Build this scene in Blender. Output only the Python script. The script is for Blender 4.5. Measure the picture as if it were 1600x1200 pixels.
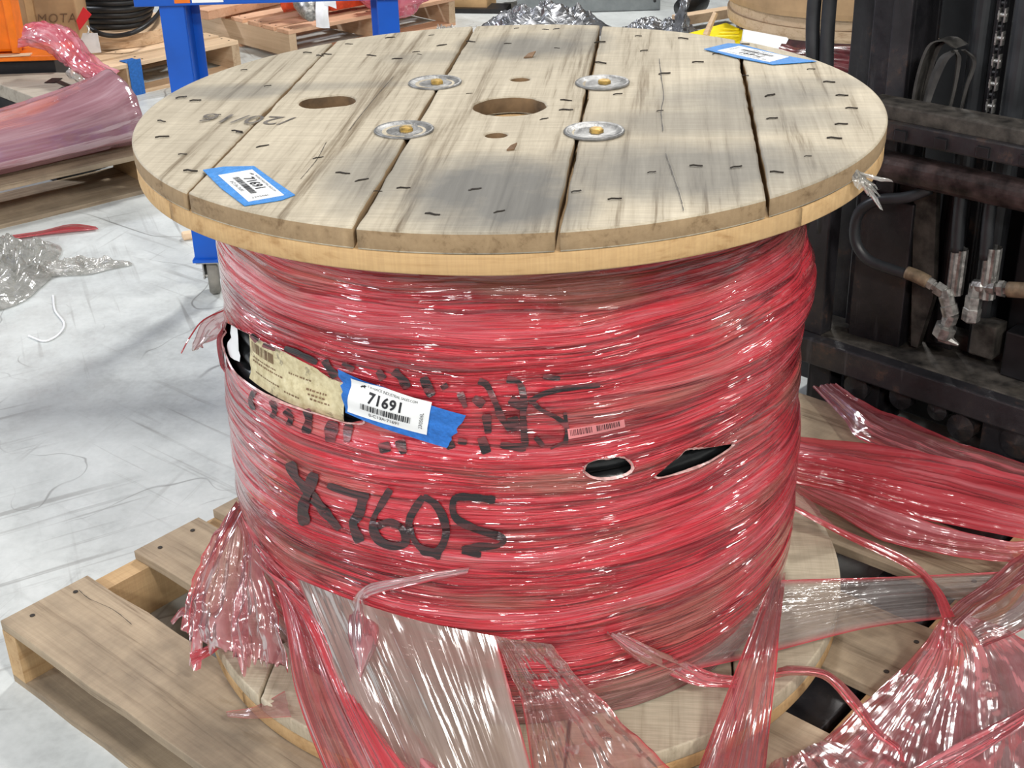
import bpy, bmesh, math, random
from mathutils import Vector, Matrix, noise
from math import sin, cos, pi, sqrt, radians as R_

random.seed(7)
for _o in list(bpy.data.objects):
    bpy.data.objects.remove(_o)
scene = bpy.context.scene
COL = scene.collection

# ------------------------------------------------------------------ camera
F_PX, PITCH, ROLL, YAW = 2100.0, .469, -.031, .004
CAM = Vector((0, -1.925, 1.48))
_rz = Matrix.Rotation(YAW, 3, 'Z')
FW = _rz @ Vector((0, cos(PITCH), -sin(PITCH)))
_rt = _rz @ Vector((1, 0, 0)); _up = _rz @ Vector((0, sin(PITCH), cos(PITCH)))
RT = cos(ROLL) * _rt + sin(ROLL) * _up
UP = -sin(ROLL) * _rt + cos(ROLL) * _up
cam_data = bpy.data.cameras.new('camera'); cam_data.sensor_width = 36
cam_data.lens = F_PX / 1600 * 36; cam_data.clip_start = .05; cam_data.clip_end = 200
cam = bpy.data.objects.new('camera', cam_data); COL.objects.link(cam)
cam.matrix_world = Matrix(((RT.x, UP.x, -FW.x, CAM.x), (RT.y, UP.y, -FW.y, CAM.y), (RT.z, UP.z, -FW.z, CAM.z), (0, 0, 0, 1)))
scene.camera = cam

# ------------------------------------------------------------------ world, lamps, exposure
world = bpy.data.worlds.new('warehouse_air'); scene.world = world; world.use_nodes = True
world.node_tree.nodes['Background'].inputs[0].default_value = (.93, .96, 1, 1)
world.node_tree.nodes['Background'].inputs[1].default_value = .10
vs = scene.view_settings
vs.view_transform = 'Standard'; vs.look = 'None'; vs.gamma = 1; vs.use_curve_mapping = False
vs.exposure = -0.10

def high_bay(x, y, z, watts, size=(.9, .35), col=(1, .97, .92), aim=None):
    d = bpy.data.lights.new('high_bay_lamp', 'AREA'); d.shape = 'RECTANGLE'
    d.size, d.size_y = size; d.energy = watts; d.color = col
    o = bpy.data.objects.new('high_bay_lamp', d); COL.objects.link(o); o.location = (x, y, z)
    v = Vector(aim or (x, y, 0)) - Vector((x, y, z))
    o.rotation_euler = v.to_track_quat('-Z', 'Y').to_euler()
    return o
high_bay(3.7, -5.5, 6.6, 420, (.9, .9), (1, .96, .9), (0, 0, .5))      # key row, front right
high_bay(0.0, -8.0, 5.2, 260, (1.2, .6), (1, .97, .93), (0, 0, .5))
high_bay(-4.6, -7.0, 5.0, 260, (1.2, .6), (1, .97, .95), (0, 0, .5))
high_bay(-7.4, -3.6, 4.8, 230, (1.2, .6), (.90, .93, 1), (0, 0, .5))
high_bay(-6.6, 4.3, 5.2, 300, (.8, .5), (.88, .91, 1), (-.5, 1, .3))
high_bay(1.2, 6.0, 6.3, 420, (.9, .9), (1, .98, .95), (0, 1, .3))
high_bay(7.4, 0.6, 5.4, 200, (.8, .5), (1, .97, .93), (0, 0, .5))

# ------------------------------------------------------------------ pixel -> world helpers (points on real planes)
def ray(px, py): return FW + RT * ((px - 800) / F_PX) + UP * ((600 - py) / F_PX)
def atz(px, py, z):
    d = ray(px, py); return CAM + d * ((z - CAM.z) / d.z)
def aty(px, py, y):
    d = ray(px, py); return CAM + d * ((y - CAM.y) / d.y)
def atn(px, py, n, k):
    d = ray(px, py); n = Vector(n); return CAM + d * ((k - CAM.dot(n)) / d.dot(n))

# ------------------------------------------------------------------ object helpers
def tag(o, label=None, cat=None, group=None, kind=None):
    if label: o['label'] = label
    if cat: o['category'] = cat
    if group: o['group'] = group
    if kind: o['kind'] = kind
    return o
def thing(name, label, cat, loc=(0, 0, 0), rz=0, group=None, kind=None):
    o = bpy.data.objects.new(name, None); COL.objects.link(o)
    o.empty_display_size = .05
    o.location = loc; o.rotation_euler = (0, 0, rz)
    return tag(o, label, cat, group, kind)
def link(name, me, mat, parent=None, local=False):
    o = bpy.data.objects.new(name, me); COL.objects.link(o)
    if mat and not me.materials: me.materials.append(mat)
    if parent:
        o.parent = parent
        if not local and parent.type == 'EMPTY':
            m = Matrix.Translation(parent.location) @ parent.rotation_euler.to_matrix().to_4x4()
            o.matrix_parent_inverse = m.inverted()
    return o

class MB:
    def __init__(s): s.v = []; s.f = []; s.uv = None
    def quadgrid(s, rows, closed=False, uvs=None):
        b = len(s.v); n = len(rows[0])
        for r in rows: s.v += [tuple(p) for p in r]
        for i in range(len(rows) - 1):
            for j in range(n if closed else n - 1):
                k = (j + 1) % n
                s.f.append((b + i * n + j, b + i * n + k, b + (i + 1) * n + k, b + (i + 1) * n + j))
        return s
    def box(s, c, size, rz=0, rx=0, ry=0, taper=1.0):
        b = len(s.v); m = Matrix.Rotation(rz, 3, 'Z') @ Matrix.Rotation(ry, 3, 'Y') @ Matrix.Rotation(rx, 3, 'X')
        for dz in (-1, 1):
            t = taper if dz > 0 else 1
            for dx, dy in ((-1, -1), (1, -1), (1, 1), (-1, 1)):
                s.v.append(tuple(Vector(c) + m @ Vector((dx * size[0] / 2 * t, dy * size[1] / 2 * t, dz * size[2] / 2))))
        s.f += [tuple(b + i for i in q) for q in ((3, 2, 1, 0), (4, 5, 6, 7), (0, 1, 5, 4), (1, 2, 6, 5), (2, 3, 7, 6), (3, 0, 4, 7))]
        return s
    def prism(s, pts, off):
        b = len(s.v); n = len(pts); off = Vector(off)
        s.v += [tuple(Vector(p)) for p in pts] + [tuple(Vector(p) + off) for p in pts]
        s.f.append(tuple(b + i for i in range(n))); s.f.append(tuple(b + n + i for i in reversed(range(n))))
        for i in range(n):
            j = (i + 1) % n; s.f.append((b + j, b + i, b + n + i, b + n + j))
        return s
    def tube(s, path, rad, seg=10, cap=True):
        path = [Vector(p) for p in path]; rows = []
        prev = None
        for i, p in enumerate(path):
            t = (path[min(i + 1, len(path) - 1)] - path[max(i - 1, 0)]).normalized()
            a = prev if prev else (Vector((0, 0, 1)) if abs(t.z) < .9 else Vector((1, 0, 0)))
            a = (a - t * a.dot(t)).normalized(); prev = a; c = t.cross(a)
            r = rad[i] if isinstance(rad, (list, tuple)) else rad
            rows.append([p + (a * cos(k * 2 * pi / seg) + c * sin(k * 2 * pi / seg)) * r for k in range(seg)])
        b = len(s.v); s.quadgrid(rows, True)
        if cap:
            s.f.append(tuple(b + k for k in reversed(range(seg))))
            e = b + (len(rows) - 1) * seg; s.f.append(tuple(e + k for k in range(seg)))
        return s
    def lathe(s, prof, c=(0, 0, 0), axis=(0, 0, 1), seg=32, caps=False):
        ax = Vector(axis).normalized(); a = ax.orthogonal().normalized(); e = ax.cross(a); c = Vector(c)
        rows = [[c + ax * z + (a * cos(k * 2 * pi / seg) + e * sin(k * 2 * pi / seg)) * r for k in range(seg)] for r, z in prof]
        b = len(s.v); s.quadgrid(rows, True)
        if caps:
            s.f.append(tuple(b + k for k in reversed(range(seg))))
            q = b + (len(rows) - 1) * seg; s.f.append(tuple(q + k for k in range(seg)))
        return s
    def mesh(s, name, smooth=False, fix=True):
        me = bpy.data.meshes.new(name); me.from_pydata(s.v, [], s.f); me.update()
        if fix:
            bm = bmesh.new(); bm.from_mesh(me); bmesh.ops.recalc_face_normals(bm, faces=bm.faces); bm.to_mesh(me); bm.free()
        if smooth:
            for p in me.polygons: p.use_smooth = True
        return me
    def build(s, name, mat, parent=None, smooth=False, local=False, bevel=0):
        me = s.mesh(name, smooth)
        o = link(name, me, mat, parent, local)
        if bevel:
            md = o.modifiers.new('bevel', 'BEVEL'); md.width = bevel; md.segments = 2; md.limit_method = 'ANGLE'
        return o

def spline(pts, n):
    """Catmull-Rom through pts, n samples"""
    pts = [Vector(p) for p in pts]; out = []; m = len(pts) - 1
    for i in range(n):
        t = i / (n - 1) * m; k = min(int(t), m - 1); t -= k
        p0 = pts[k - 1] if k > 0 else 2 * pts[0] - pts[1]
        p1, p2 = pts[k], pts[k + 1]
        p3 = pts[k + 2] if k + 2 <= m else 2 * pts[m] - pts[m - 1]
        out.append(.5 * (2 * p1 + (p2 - p0) * t + (2 * p0 - 5 * p1 + 4 * p2 - p3) * t * t + (3 * p1 - p0 - 3 * p2 + p3) * t ** 3))
    return out

# ------------------------------------------------------------------ material helpers
class NT:
    def __init__(s, name):
        s.m = bpy.data.materials.new(name); s.m.use_nodes = True
        s.t = s.m.node_tree; s.n = s.t.nodes; s.b = s.n['Principled BSDF']; s.out = s.n['Material Output']
    def new(s, ty, **kw):
        n = s.n.new('ShaderNode' + ty)
        for k, v in kw.items():
            if k in n.inputs.keys() if isinstance(k, str) else False: s.set(n.inputs[k], v)
            else: setattr(n, k, v)
        return n
    def set(s, inp, v):
        if isinstance(v, bpy.types.NodeSocket): s.t.links.new(v, inp)
        elif isinstance(v, tuple) and len(v) == 3 and inp.type == 'RGBA': inp.default_value = (*v, 1)
        else: inp.default_value = v
    def coord(s, which='Object'): return s.n.new('ShaderNodeTexCoord').outputs[which]
    def map(s, vec, scale=(1, 1, 1), rot=(0, 0, 0), loc=(0, 0, 0)):
        n = s.n.new('ShaderNodeMapping'); s.set(n.inputs[0], vec)
        n.inputs['Scale'].default_value = scale; n.inputs['Rotation'].default_value = rot; n.inputs['Location'].default_value = loc
        return n.outputs[0]
    def noise(s, vec, scale=1, detail=4, rough=.55, dist=0, w=None):
        n = s.n.new('ShaderNodeTexNoise')
        if w is not None: n.noise_dimensions = '4D'; s.set(n.inputs['W'], w)
        s.set(n.inputs['Vector'], vec); n.inputs['Scale'].default_value = scale; n.inputs['Detail'].default_value = detail
        n.inputs['Roughness'].default_value = rough; n.inputs['Distortion'].default_value = dist
        return n.outputs['Fac']
    def math(s, op, a, b=0.0, c=None, clamp=False):
        n = s.n.new('ShaderNodeMath'); n.operation = op; n.use_clamp = clamp
        s.set(n.inputs[0], a); s.set(n.inputs[1], b)
        if c is not None: s.set(n.inputs[2], c)
        return n.outputs[0]
    def ramp(s, fac, stops, interp='LINEAR'):
        n = s.n.new('ShaderNodeValToRGB'); s.set(n.inputs[0], fac); r = n.color_ramp; r.interpolation = interp
        while len(r.elements) < len(stops): r.elements.new(.5)
        for e, (p, c) in zip(r.elements, stops):
            e.position = p; e.color = (*c, 1) if isinstance(c, tuple) else (c, c, c, 1)
        return n.outputs[0]
    def mix(s, fac, a, b, mode='MIX'):
        n = s.n.new('ShaderNodeMix'); n.data_type = 'RGBA'; n.blend_type = mode
        s.set(n.inputs[0], fac); s.set(n.inputs[6], a); s.set(n.inputs[7], b); return n.outputs[2]
    def bump(s, h, strength=.3, dist=.01):
        n = s.n.new('ShaderNodeBump'); s.set(n.inputs['Height'], h); n.inputs['Strength'].default_value = strength
        n.inputs['Distance'].default_value = dist; return n.outputs[0]
    def rnd(s): return s.n.new('ShaderNodeObjectInfo').outputs['Random']
    def sep(s, vec):
        n = s.n.new('ShaderNodeSeparateXYZ'); s.set(n.inputs[0], vec); return n.outputs
    def p(s, **kw):
        for k, v in kw.items(): s.set(s.b.inputs[k.replace('_', ' ')], v)
        return s.m

def plain(name, col, rough=.5, metal=0.0, var=.12, spec=.5, bump=0, scale=20):
    m = NT(name); v = m.noise(m.coord(), scale, 4)
    c2 = tuple(max(0, x * (1 - var * 2)) for x in col); c3 = tuple(min(1, x * (1 + var)) for x in col)
    m.p(Base_Color=m.ramp(v, [(.3, c2), (.7, c3)]), Roughness=rough, Metallic=metal, Specular_IOR_Level=spec)
    if bump: m.p(Normal=m.bump(v, bump, .01))
    return m.m

def wood(name, ang, dark, light, dirt=(.2, .18, .15), dirt_amt=.35, saw=.25, scale=1.0, rough=.75, blobs=(), blobcol=(.135, .132, .122), end=None, varamt=.25):
    m = NT(name); co = m.coord(); rn = m.rnd()
    v = m.map(co, rot=(0, 0, -ang))
    w = m.math('MULTIPLY', rn, 37.0)
    g = m.noise(m.map(v, (1.4 * scale, 36 * scale, 36 * scale)), 1, 6, .62, .8, w)
    f = m.noise(m.map(v, (9 * scale, 190 * scale, 190 * scale)), 1, 3, .6, 0, w)
    k = m.math('ADD', m.math('MULTIPLY', g, .72), m.math('MULTIPLY', f, .28))
    c = m.ramp(k, [(.34, dark), (.46, tuple((a + 2 * b) / 3 for a, b in zip(dark, light))), (.66, light)])
    if saw:
        sw = m.noise(m.map(v, (380, 16, 16)), 1, 2, .5, 0, w)
        c = m.mix(m.math('MULTIPLY', m.ramp(sw, [(.42, 1.0), (.58, 0.0)]), saw), c, tuple(x * .55 for x in dark))
    d = m.noise(m.map(co, (3.2, 3.2, 3.2)), 1, 6, .62, .3, w)
    c = m.mix(m.math('MULTIPLY', m.ramp(d, [(.45, 0.0), (.68, 1.0)]), dirt_amt), c, dirt)
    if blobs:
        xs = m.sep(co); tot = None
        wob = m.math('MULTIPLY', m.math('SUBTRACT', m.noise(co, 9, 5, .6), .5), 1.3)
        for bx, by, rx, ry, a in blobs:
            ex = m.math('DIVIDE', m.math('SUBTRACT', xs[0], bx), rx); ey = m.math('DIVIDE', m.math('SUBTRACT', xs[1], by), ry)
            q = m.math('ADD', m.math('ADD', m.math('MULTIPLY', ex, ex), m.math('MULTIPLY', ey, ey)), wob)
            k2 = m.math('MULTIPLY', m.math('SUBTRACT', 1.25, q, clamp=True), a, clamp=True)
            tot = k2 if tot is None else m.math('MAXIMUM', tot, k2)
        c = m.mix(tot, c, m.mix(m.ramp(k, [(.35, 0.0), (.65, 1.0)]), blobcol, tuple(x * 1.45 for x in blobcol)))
    hv = m.math('ADD', .5 + 1 - varamt - .5, m.math('MULTIPLY', rn, varamt * 2))
    hs = m.n.new('ShaderNodeHueSaturation'); m.set(hs.inputs['Value'], hv); m.set(hs.inputs['Color'], c); c = hs.outputs[0]
    m.p(Base_Color=c, Roughness=rough, Specular_IOR_Level=.25, Normal=m.bump(k, .35, .004))
    return m.m

E2A = R_(48.5); E1A = R_(-41.5)                       # pallet axes
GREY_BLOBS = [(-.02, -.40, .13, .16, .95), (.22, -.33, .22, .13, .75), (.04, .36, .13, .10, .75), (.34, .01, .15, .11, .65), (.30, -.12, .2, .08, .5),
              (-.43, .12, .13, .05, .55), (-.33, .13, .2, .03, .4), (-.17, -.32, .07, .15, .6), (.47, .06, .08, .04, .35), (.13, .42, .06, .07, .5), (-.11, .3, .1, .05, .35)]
PLK = R_(90 - 6.6)
M = {}
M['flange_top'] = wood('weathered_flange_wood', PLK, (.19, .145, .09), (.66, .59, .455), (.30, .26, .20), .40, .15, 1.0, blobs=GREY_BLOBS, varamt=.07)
M['flange_low'] = wood('golden_flange_wood', R_(-6.6), (.34, .19, .075), (.62, .42, .21), (.28, .2, .12), .3, .1, .8, varamt=.06)
M['flange_bot'] = wood('dusty_flange_wood', PLK, (.36, .30, .21), (.60, .53, .40), (.35, .3, .23), .4, .25, varamt=.05)
M['pallet'] = wood('pallet_oak', 0, (.17, .12, .075), (.50, .40, .28), (.13, .105, .08), .75, .06, 1.0, varamt=.12)
M['pallet_str'] = wood('pallet_stringer_pine', 0, (.34, .19, .08), (.62, .43, .23), (.28, .2, .12), .3, .1, varamt=.1)
M['pal_far'] = wood('pale_pallet_pine', 0, (.48, .30, .17), (.82, .62, .42), (.5, .38, .27), .3, 0, varamt=.1)
M['pal_far_red'] = wood('pinkish_pallet_pine', 0, (.5, .25, .14), (.78, .50, .33), (.5, .3, .2), .25, 0, varamt=.1)
M['pal_far_str'] = wood('stringer_pine', 0, (.40, .26, .15), (.66, .50, .34), (.4, .3, .2), .3, 0, varamt=.1)
M['steel'] = plain('zinc_washer_steel', (.27, .27, .265), .5, .6, .25, bump=.2, scale=60)
M['brass'] = plain('rusty_bolt_yellow', (.55, .36, .10), .45, .5, .3, scale=90)
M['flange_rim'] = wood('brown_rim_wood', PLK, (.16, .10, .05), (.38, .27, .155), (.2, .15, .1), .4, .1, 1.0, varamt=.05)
M['bore'] = plain('shaded_bore_wood', (.19, .115, .055), .8, 0, .35)  # hole walls: browner end grain, with the shade inside the holes painted in
M['dark'] = plain('dark_nail_iron', (.035, .028, .022), .6, .2)
M['cable'] = plain('black_cable_jacket', (.012, .013, .014), .32, 0, .2, bump=.15, scale=40)
M['hub'] = plain('dark_hub_wood', (.22, .13, .07), .8, 0, .3)
M['ink'] = plain('black_marker_ink', (.022, .014, .016), .28, 0, .4, scale=70)
def ink_mat(name, fade):
    m = NT(name); co = m.coord(); n = m.noise(m.map(co, (9, 9, 150)), 1, 4, .65)
    c = m.mix(m.ramp(n, [(.44, 0.0), (.66, fade)]), (.014, .009, .011), (.42, .09, .10))
    return m.p(Base_Color=c, Roughness=.25, Specular_IOR_Level=.6, Normal=m.bump(n, .5, .004))
M['ink'] = ink_mat('black_marker_ink', .22); M['inkfade'] = ink_mat('smeared_marker_ink', .6)
M['stamp'] = plain('faded_stamp_ink', (.16, .14, .12), .8, 0, .35, scale=120)
M['paper'] = plain('white_label_paper', (.86, .88, .88), .55, 0, .02)
M['print'] = plain('black_label_print', (.015, .015, .02), .5, 0, .1)
M['tape'] = plain('blue_masking_tape', (.018, .16, .56), .62, 0, .12, bump=.35, scale=120)
M['tape2'] = plain('light_blue_masking_tape', (.045, .26, .68), .62, 0, .10, bump=.35, scale=120)
M['bluesteel'] = plain('blue_enamel', (.003, .095, .52), .3, 0, .10, .5, scale=6)
M['grey_rubber'] = plain('grey_caster_rubber', (.24, .23, .20), .6, 0, .15)
M['zinc'] = plain('zinc_caster', (.5, .5, .48), .35, .8, .15)
M['orange'] = plain('orange_enamel', (.86, .19, .006), .35, 0, .08)
M['orangered'] = plain('orange_red_enamel', (.70, .075, .02), .4, 0, .25)
M['card'] = plain('brown_cardboard', (.47, .31, .17), .8, 0, .12, .2, scale=8)
M['card2'] = plain('tan_cardboard', (.58, .38, .19), .8, 0, .12, .2, scale=8)
M['yellow'] = plain('yellow_plastic', (.9, .72, .0), .5, 0, .08)
M['red'] = plain('red_tag_card', (.75, .03, .04), .5, 0, .06)
M['black'] = plain('black_paint', (.012, .012, .014), .45, 0, .3)
M['greysteel'] = plain('grey_cabinet_steel', (.24, .265, .27), .4, .3, .1)
M['slabwood'] = wood('grey_slab_wood', R_(20), (.22, .2, .16), (.38, .35, .29), (.2, .18, .15), .3, .05)
M['whiteplastic'] = plain('white_plastic_tag', (.82, .84, .86), .4, 0, .06)

def forklift_mat():
    m = NT('worn_black_forklift_steel'); co = m.coord()
    a = m.noise(co, 7, 6, .65); b = m.noise(co, 40, 5, .7); d = m.noise(m.map(co, (30, 30, 3)), 1, 4, .6)
    c = m.ramp(a, [(.3, (.008, .008, .010)), (.55, (.022, .021, .024)), (.75, (.05, .042, .036))])
    c = m.mix(m.ramp(m.math('ADD', m.math('MULTIPLY', a, .5), m.math('MULTIPLY', b, .5)), [(.56, 0.0), (.66, .7)]), c, (.10, .052, .035))
    c = m.mix(m.ramp(d, [(.60, 0.0), (.75, .35)]), c, (.18, .18, .19))
    return m.p(Base_Color=c, Roughness=m.ramp(b, [(.3, .28), (.7, .55)]), Specular_IOR_Level=.5, Normal=m.bump(b, .25, .004))
M['fork'] = forklift_mat()
M['forkdust'] = plain('dusty_forklift_steel', (.06, .053, .045), .75, 0, .4, .3, bump=.3, scale=30)
M['chrome'] = plain('dull_fitting_steel', (.40, .395, .375), .42, .8, .3, bump=.2, scale=70)
M['brasshose'] = plain('brown_hose_sleeve', (.22, .16, .10), .6, .2, .25, scale=60)
M['rubber'] = plain('black_hose_rubber', (.022, .024, .027), .42, 0, .25, .45, scale=15)
M['strap'] = plain('dusty_rubber_strap', (.055, .052, .047), .6, 0, .35, .4, bump=.2, scale=25)
M['rusttube'] = plain('rusty_tube_steel', (.055, .038, .036), .42, .2, .6, .5, bump=.3, scale=26)

def floor_mat():
    m = NT('scuffed_grey_concrete'); co = m.coord()
    a = m.noise(co, 1.3, 6, .6, .4); b = m.noise(co, 9, 6, .65); f = m.noise(co, 70, 3, .6)
    k = m.math('ADD', m.math('ADD', m.math('MULTIPLY', a, .5), m.math('MULTIPLY', b, .35)), m.math('MULTIPLY', f, .15))
    c = m.ramp(k, [(.36, (.40, .42, .415)), (.5, (.56, .59, .58)), (.62, (.66, .69, .68))])
    for sc, off, th, amt in ((1.1, 0, .0018, .8), (2.0, 4, .0026, .7), (3.1, 8, .003, .6)):
        v = m.map(co, (1, 1, 1), loc=(off, off * 1.7, 0), rot=(0, 0, off))
        n = m.noise(v, sc, 2, .45, .55)
        l = m.ramp(m.math('ABSOLUTE', m.math('SUBTRACT', n, .5)), [(th * .25, 1.0), (th, 0.0)])
        msk = m.ramp(m.noise(m.map(v, (1, 1, 1), loc=(3, 1, 2)), sc * .9, 3), [(.54, 0.0), (.62, 1.0)])
        c = m.mix(m.math('MULTIPLY', m.math('MULTIPLY', l, msk), amt), c, (.13, .125, .12))
    for ang in (.7, -.5, 1.9, 1.2):                                   # bundles of straight tyre scuffs
        v = m.map(co, (1, 1, 1), rot=(0, 0, ang))
        n = m.noise(m.map(v, (1.1, 34, 1)), 1, 3, .6)
        msk = m.ramp(m.noise(m.map(v, (1, 1, 1), loc=(ang * 9, 2, 0)), 1.6, 3), [(.5, 0.0), (.62, .55)])
        c = m.mix(m.math('MULTIPLY', m.ramp(n, [(.58, 0.0), (.66, 1.0)]), msk), c, (.26, .26, .25))
    return m.p(Base_Color=c, Roughness=m.ramp(b, [(.3, .32), (.7, .55)]), Specular_IOR_Level=.4, Normal=m.bump(b, .06, .005))
M['floor'] = floor_mat()

def wrap_mat():
    """stretch film wound round the drum: uv = (arc length, height) in metres"""
    m = NT('red_stretch_wrap'); uv = m.coord('UV'); x = m.sep(uv)
    wv = m.noise(m.map(uv, (2.2, 5, 1)), 1, 2, .5)
    uvw = m.new('CombineXYZ'); m.set(uvw.inputs[0], x[0]); m.set(uvw.inputs[1], m.math('ADD', x[1], m.math('MULTIPLY', wv, .045)))
    w = uvw.outputs[0]
    n1 = m.noise(m.map(w, (.9, 19, 1)), 1, 3, .55); n2 = m.noise(m.map(w, (1.6, 85, 1)), 1, 4, .7); n3 = m.noise(m.map(w, (3.5, 330, 1)), 1, 3, .65)
    n4 = m.noise(m.map(w, (2.6, 11, 1), loc=(5, 3, 0)), 1, 3, .55)
    k = m.math('ADD', m.math('ADD', m.math('MULTIPLY', n1, .38), m.math('MULTIPLY', n2, .34)), m.math('MULTIPLY', n3, .28))
    c = m.ramp(k, [(.39, (.10, .012, .016)), (.45, (.33, .018, .028)), (.51, (.62, .034, .052)), (.57, (.60, .075, .10)), (.64, (.72, .26, .29))])
    tanm = m.ramp(n4, [(.52, 0.0), (.64, .6)])
    c = m.mix(tanm, c, m.ramp(n2, [(.38, (.20, .085, .06)), (.62, (.48, .25, .20))]))
    ln = m.ramp(m.math('ABSOLUTE', m.math('SUBTRACT', n1, .5)), [(.006, .75), (.022, 0.0)])        # dark fold lines: shadow of the folds put into the colour
    c = m.mix(ln, c, (.13, .008, .014))
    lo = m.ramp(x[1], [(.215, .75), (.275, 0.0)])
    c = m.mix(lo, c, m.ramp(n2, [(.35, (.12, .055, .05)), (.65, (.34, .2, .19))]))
    cr = m.noise(m.map(w, (22, 75, 1)), 1, 3, .6)
    msk = m.ramp(m.noise(m.map(w, (3, 7, 1), loc=(2, 8, 0)), 1, 2), [(.45, .12), (.62, 1.0)])
    h = m.math('ADD', m.math('MULTIPLY', n2, .55), m.math('ADD', m.math('MULTIPLY', n3, .16), m.math('MULTIPLY', m.math('MULTIPLY', cr, msk), .42)))
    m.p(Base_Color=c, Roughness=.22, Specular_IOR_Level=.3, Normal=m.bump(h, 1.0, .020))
    hc = m.math('ADD', m.math('MULTIPLY', m.noise(m.map(w, (3.6, 95, 1), loc=(1, 7, 0)), 1, 1, .5), m.math('ADD', .35, msk)), m.math('MULTIPLY', m.noise(m.map(w, (14, 175, 1)), 1, 1, .5), .3))
    m.p(Coat_Weight=1.0, Coat_Roughness=.06, Coat_IOR=1.6, Coat_Normal=m.bump(hc, 1.0, .022))
    return m.m
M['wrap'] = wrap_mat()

def film(name, stops, a0, a1, su=14, sv=1.2, crink=.7, gloss=.16, tint=(.96, .86, .85), rough=.16, edge=None, edgecol=(.62, .05, .07), bs=.7):
    """loose film; uv.x runs across the pleats, uv.y along the pull; both 0..1-ish in metres"""
    m = NT(name); uv = m.coord('UV'); x = m.sep(uv)
    n1 = m.noise(m.map(uv, (su, sv, 1)), 1, 4, .6, .15); n2 = m.noise(m.map(uv, (su * 6, sv * 2.5, 1)), 1, 3, .6)
    k = m.math('ADD', m.math('MULTIPLY', n1, .62), m.math('MULTIPLY', n2, .38))
    c = m.ramp(k, stops); al = m.ramp(k, [(.36, a0), (.64, a1)])
    if edge:
        at = m.new('Attribute', attribute_name='edge'); e = at.outputs['Fac']
        c = m.mix(e, c, edgecol); al = m.math('MAXIMUM', al, m.math('MULTIPLY', e, edge))
    cr = m.noise(m.map(uv, (su * 2.2, su * .9, 1)), 1, 3, .65)
    h = m.math('ADD', m.math('MULTIPLY', n2, .5), m.math('ADD', m.math('MULTIPLY', cr, crink), m.math('MULTIPLY', n1, .5)))
    bp = m.bump(h, bs, .008)
    m.p(Base_Color=c, Roughness=rough, Specular_IOR_Level=.7, Normal=bp, Subsurface_Weight=0)
    tr = m.new('BsdfTransparent'); m.set(tr.inputs[0], tint)
    tl = m.new('BsdfTranslucent'); m.set(tl.inputs[0], c)
    mx0 = m.new('MixShader'); mx0.inputs[0].default_value = .25; m.t.links.new(m.b.outputs[0], mx0.inputs[1]); m.t.links.new(tl.outputs[0], mx0.inputs[2])
    mx = m.new('MixShader'); m.set(mx.inputs[0], al); m.t.links.new(tr.outputs[0], mx.inputs[1]); m.t.links.new(mx0.outputs[0], mx.inputs[2])
    gl = m.new('BsdfGlossy'); gl.inputs['Roughness'].default_value = rough; m.set(gl.inputs['Normal'], bp)
    lw = m.new('LayerWeight'); lw.inputs[0].default_value = .35; m.set(lw.inputs['Normal'], bp)
    mg = m.new('MixShader'); m.set(mg.inputs[0], m.math('ADD', m.math('MULTIPLY', lw.outputs['Fresnel'], .5), gloss, clamp=True))
    m.t.links.new(mx.outputs[0], mg.inputs[1]); m.t.links.new(gl.outputs[0], mg.inputs[2])
    m.t.links.new(mg.outputs[0], m.out.inputs[0])
    return m.m
PINK = [(.34, (.42, .04, .055)), (.48, (.62, .10, .13)), (.62, (.74, .30, .33))]
M['film'] = film('pink_film', PINK, .34, .95, gloss=.04, edge=.95, crink=.4, bs=.6)
M['film_dense'] = film('gathered_red_film', [(.34, (.40, .025, .035)), (.5, (.64, .07, .09)), (.64, (.74, .28, .31))], .75, 1.0, gloss=.05)
M['film_thin'] = film('thin_rosy_film', [(.34, (.40, .17, .16)), (.5, (.55, .25, .24)), (.64, (.68, .42, .41))], .15, .62, gloss=.05, edge=.9, crink=.5, bs=.6)
M['film_clear'] = film('clear_film_pink_edges', [(.34, (.33, .245, .205)), (.5, (.40, .31, .265)), (.64, (.50, .40, .36))], .55, .78, gloss=.02, tint=(.92, .86, .83), edge=.95, crink=.10, bs=.28, rough=.12)
M['film_plume'] = film('crumpled_rosy_film', [(.34, (.45, .10, .12)), (.5, (.60, .22, .25)), (.64, (.72, .42, .44))], .35, .85, su=9, sv=4, gloss=.05, edge=.9, crink=.4, bs=.5)
M['film_strip'] = film('silvery_film_red_edges', [(.34, (.40, .32, .30)), (.5, (.52, .46, .44)), (.64, (.66, .6, .59))], .15, .45, gloss=.12, tint=(.95, .92, .91), edge=1.0, crink=.5, bs=.8)
M['film_lilac'] = film('lilac_pink_film', [(.34, (.42, .16, .20)), (.5, (.58, .31, .36)), (.64, (.74, .50, .55))], .85, 1.0, su=9, sv=.8, gloss=.2, rough=.15, crink=.3, bs=.7)
M['film_white'] = film('clear_crumpled_plastic', [(.34, (.45, .43, .38)), (.5, (.62, .61, .57)), (.64, (.80, .80, .78))], .25, .75, su=10, sv=8, gloss=.12, tint=(.95, .95, .93))
M['film_hot'] = film('hot_pink_film', [(.34, (.55, .03, .10)), (.5, (.75, .13, .22)), (.64, (.86, .48, .54))], .5, .95, su=9, sv=4, gloss=.06)
M['foil'] = plain('silver_crumpled_foil', (.30, .31, .33), .24, .7, .25, .6)
M['maroon_film'] = plain('dark_maroon_film', (.10, .018, .022), .25, 0, .4, .6)

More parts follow.
